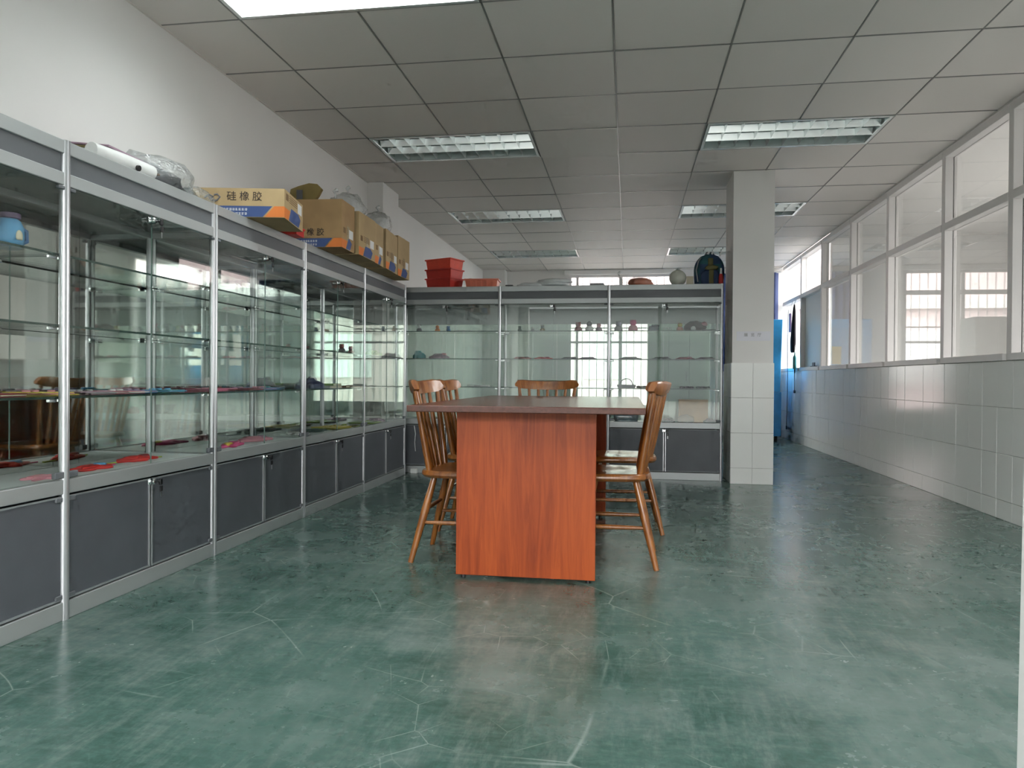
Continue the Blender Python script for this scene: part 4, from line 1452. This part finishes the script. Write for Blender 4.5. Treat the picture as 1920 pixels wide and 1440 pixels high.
MB().tube([(0, 0, 1.25), (.0, .0, 1.34), (.03, 0, 1.40)], .003, 6).build('loop', P('grey'), t)
MB().tube([(0, 0, .97), (0, 0, 1.03)], .008, 8).build('handle_tip', M_BLACK, t)
t = thing('plug_cord', 'short black cord with a plug dangling on the tiled wall', 'cord', (XR - .02, 10.88, 0))
MB().tube([(-.004, 0, 1.03), (0, .01, .92), (0, 0, .80), (0, .005, .73)], .004, 6).build('cable', M_BLACK, t)
MB().box(-.012, .012, -.022, .028, .69, .73).build('plug', M_BLACK, t, bevel=.004)
t = thing('long_cord', 'long thin dark cord hanging down the tiled wall near the blue machine', 'cord', (XR - .02, 11.33, 0))
MB().tube([(0, 0, 1.9), (-.004, .02, 1.4), (-.006, -.02, .9), (0, .03, .5), (0, .06, .2)], .005, 6).build('cable', P('dgrey'), t)
MB().tube([(0, .06, .20), (0, .065, .15)], .009, 8).build('end_plug', M_BLACK, t)
t = thing('metal_bracket', 'tiny dark bracket resting on the partition sill', 'bracket', (XR + .02, 9.98, 1.045))
MB().box(-.02, .02, -.10, .10, 0, .012).build('plate', P('dgrey'), t, bevel=.002, seg=1)
MB().box(-.006, .006, -.06, .06, .012, .055).build('fin', P('dgrey'), t, bevel=.002, seg=1)

# pale locker standing behind the back row
t = thing('steel_locker', 'pale grey-green steel locker seen through the back cabinet', 'locker', (.60, 9.25, 0))
LM = mottled('locker_paint', (.50, .57, .53), .4, .03, 3)
MB().box(-.36, .36, -.22, .22, .0, 1.60).build('locker_body', LM, t, bevel=.004)
for k, (a, b_) in enumerate(((-.355, -.122), (-.118, .118), (.122, .355))):
    d = MB().box(a, b_, -.236, -.22, .06, 1.56).build('locker_door', LM, t, bevel=.003)
    MB().box(b_ - .03, b_ - .018, -.246, -.236, .85, .97).build('handle', M_STEEL, d, bevel=.002, seg=1)

# small camera on the left wall far back
t = thing('security_camera', 'small round black and white camera on the far left wall', 'camera', (XL, 10.4, 2.27))
MB().tube([(0, 0, 0), (.05, 0, 0)], .018, 10).build('bracket', P('white'), t, smooth=40)
blob('shell', t, P('white'), .05, .05, .05, 1, 0.0, loc=(.075, 0, -.02), flat=False)
MB().tube([(.078, -.048, -.02), (.08, -.058, -.022)], .026, 12).build('lens', M_BLACK, t)

# white cable at the corner of the cabinets
t = thing('white_cable', 'thin white cable with a socket at the corner of the two cabinet rows', 'cable', (-1.93, 6.505, 0))
MB().tube([(.02, 0, .43), (.035, -.01, .36), (.028, -.01, .28), (.036, -.01, .20)], .004, 6).build('cord', P('white'), t, smooth=50)
MB().box(-.005, .055, -.03, .015, 0, .045).build('socket', P('white'), t, bevel=.005)

# ------------------------------------------------------------------ unseen building added behind the camera to block low sky from glass reflections
t = thing('added_sky_blocker', 'unseen long low grey building added behind the camera to block the low sky', 'building', (0, -22, -.13))
MB().box(-24, 24, -6, 0, 0, 4.3).build('wall', mottled('grey_render', (.13, .14, .14), .9, .08, .5), t)
MB().box(-24.3, 24.3, -6.3, .3, 4.3, 4.5).build('roof', mottled('roof_sheet', (.30, .32, .33), .7, .08, .6), t)
for k in range(6):
    MB().box(-14 + 5 * k, -11.5 + 5 * k, -.02, .05, 0, 2.8).build('roller_door', P('dgrey'), t)

# ------------------------------------------------------------------ building across the yard, seen in the window
t = thing('apartment_building', 'pinkish rendered building across the yard outside the back window', 'building', (0, 22, -.13))
MB().box(-9, 12, 0, 6, 0, 7.5).build('wall', mottled('pink_render', (.62, .50, .50), .85, .10, 1.2), t)
MB().box(-9.2, 12.2, -.25, 0, 3.0, 3.25).build('ledge', mottled('pale_render', (.7, .66, .64), .85, .05, 1), t)
for k in range(6):
    x = -6.5 + k * 2.6
    f = MB().box(x, x + 1.3, -.05, .02, 1.0, 2.4).build('window', P('white'), t)
    for q in (.06, .68):
        MB().box(x + q, x + q + .56, -.06, -.05, 1.06, 2.34).build('window_pane', col('pale_pane', (.66, .67, .68), .3), f)
for x in (-3.6, 1.7):
    a = MB().box(x, x + .85, -.45, -.05, .95, 1.55).build('cooling_unit', P('white'), t, bevel=.02)
    MB().lathe([(.22, 0), (.22, .01)], 0, 0, 18).xf(Matrix.Translation((x + .32, -.455, 1.25)) @ Matrix.Rotation(R(90), 4, 'X')).build('fan_grille', P('dgrey'), a)
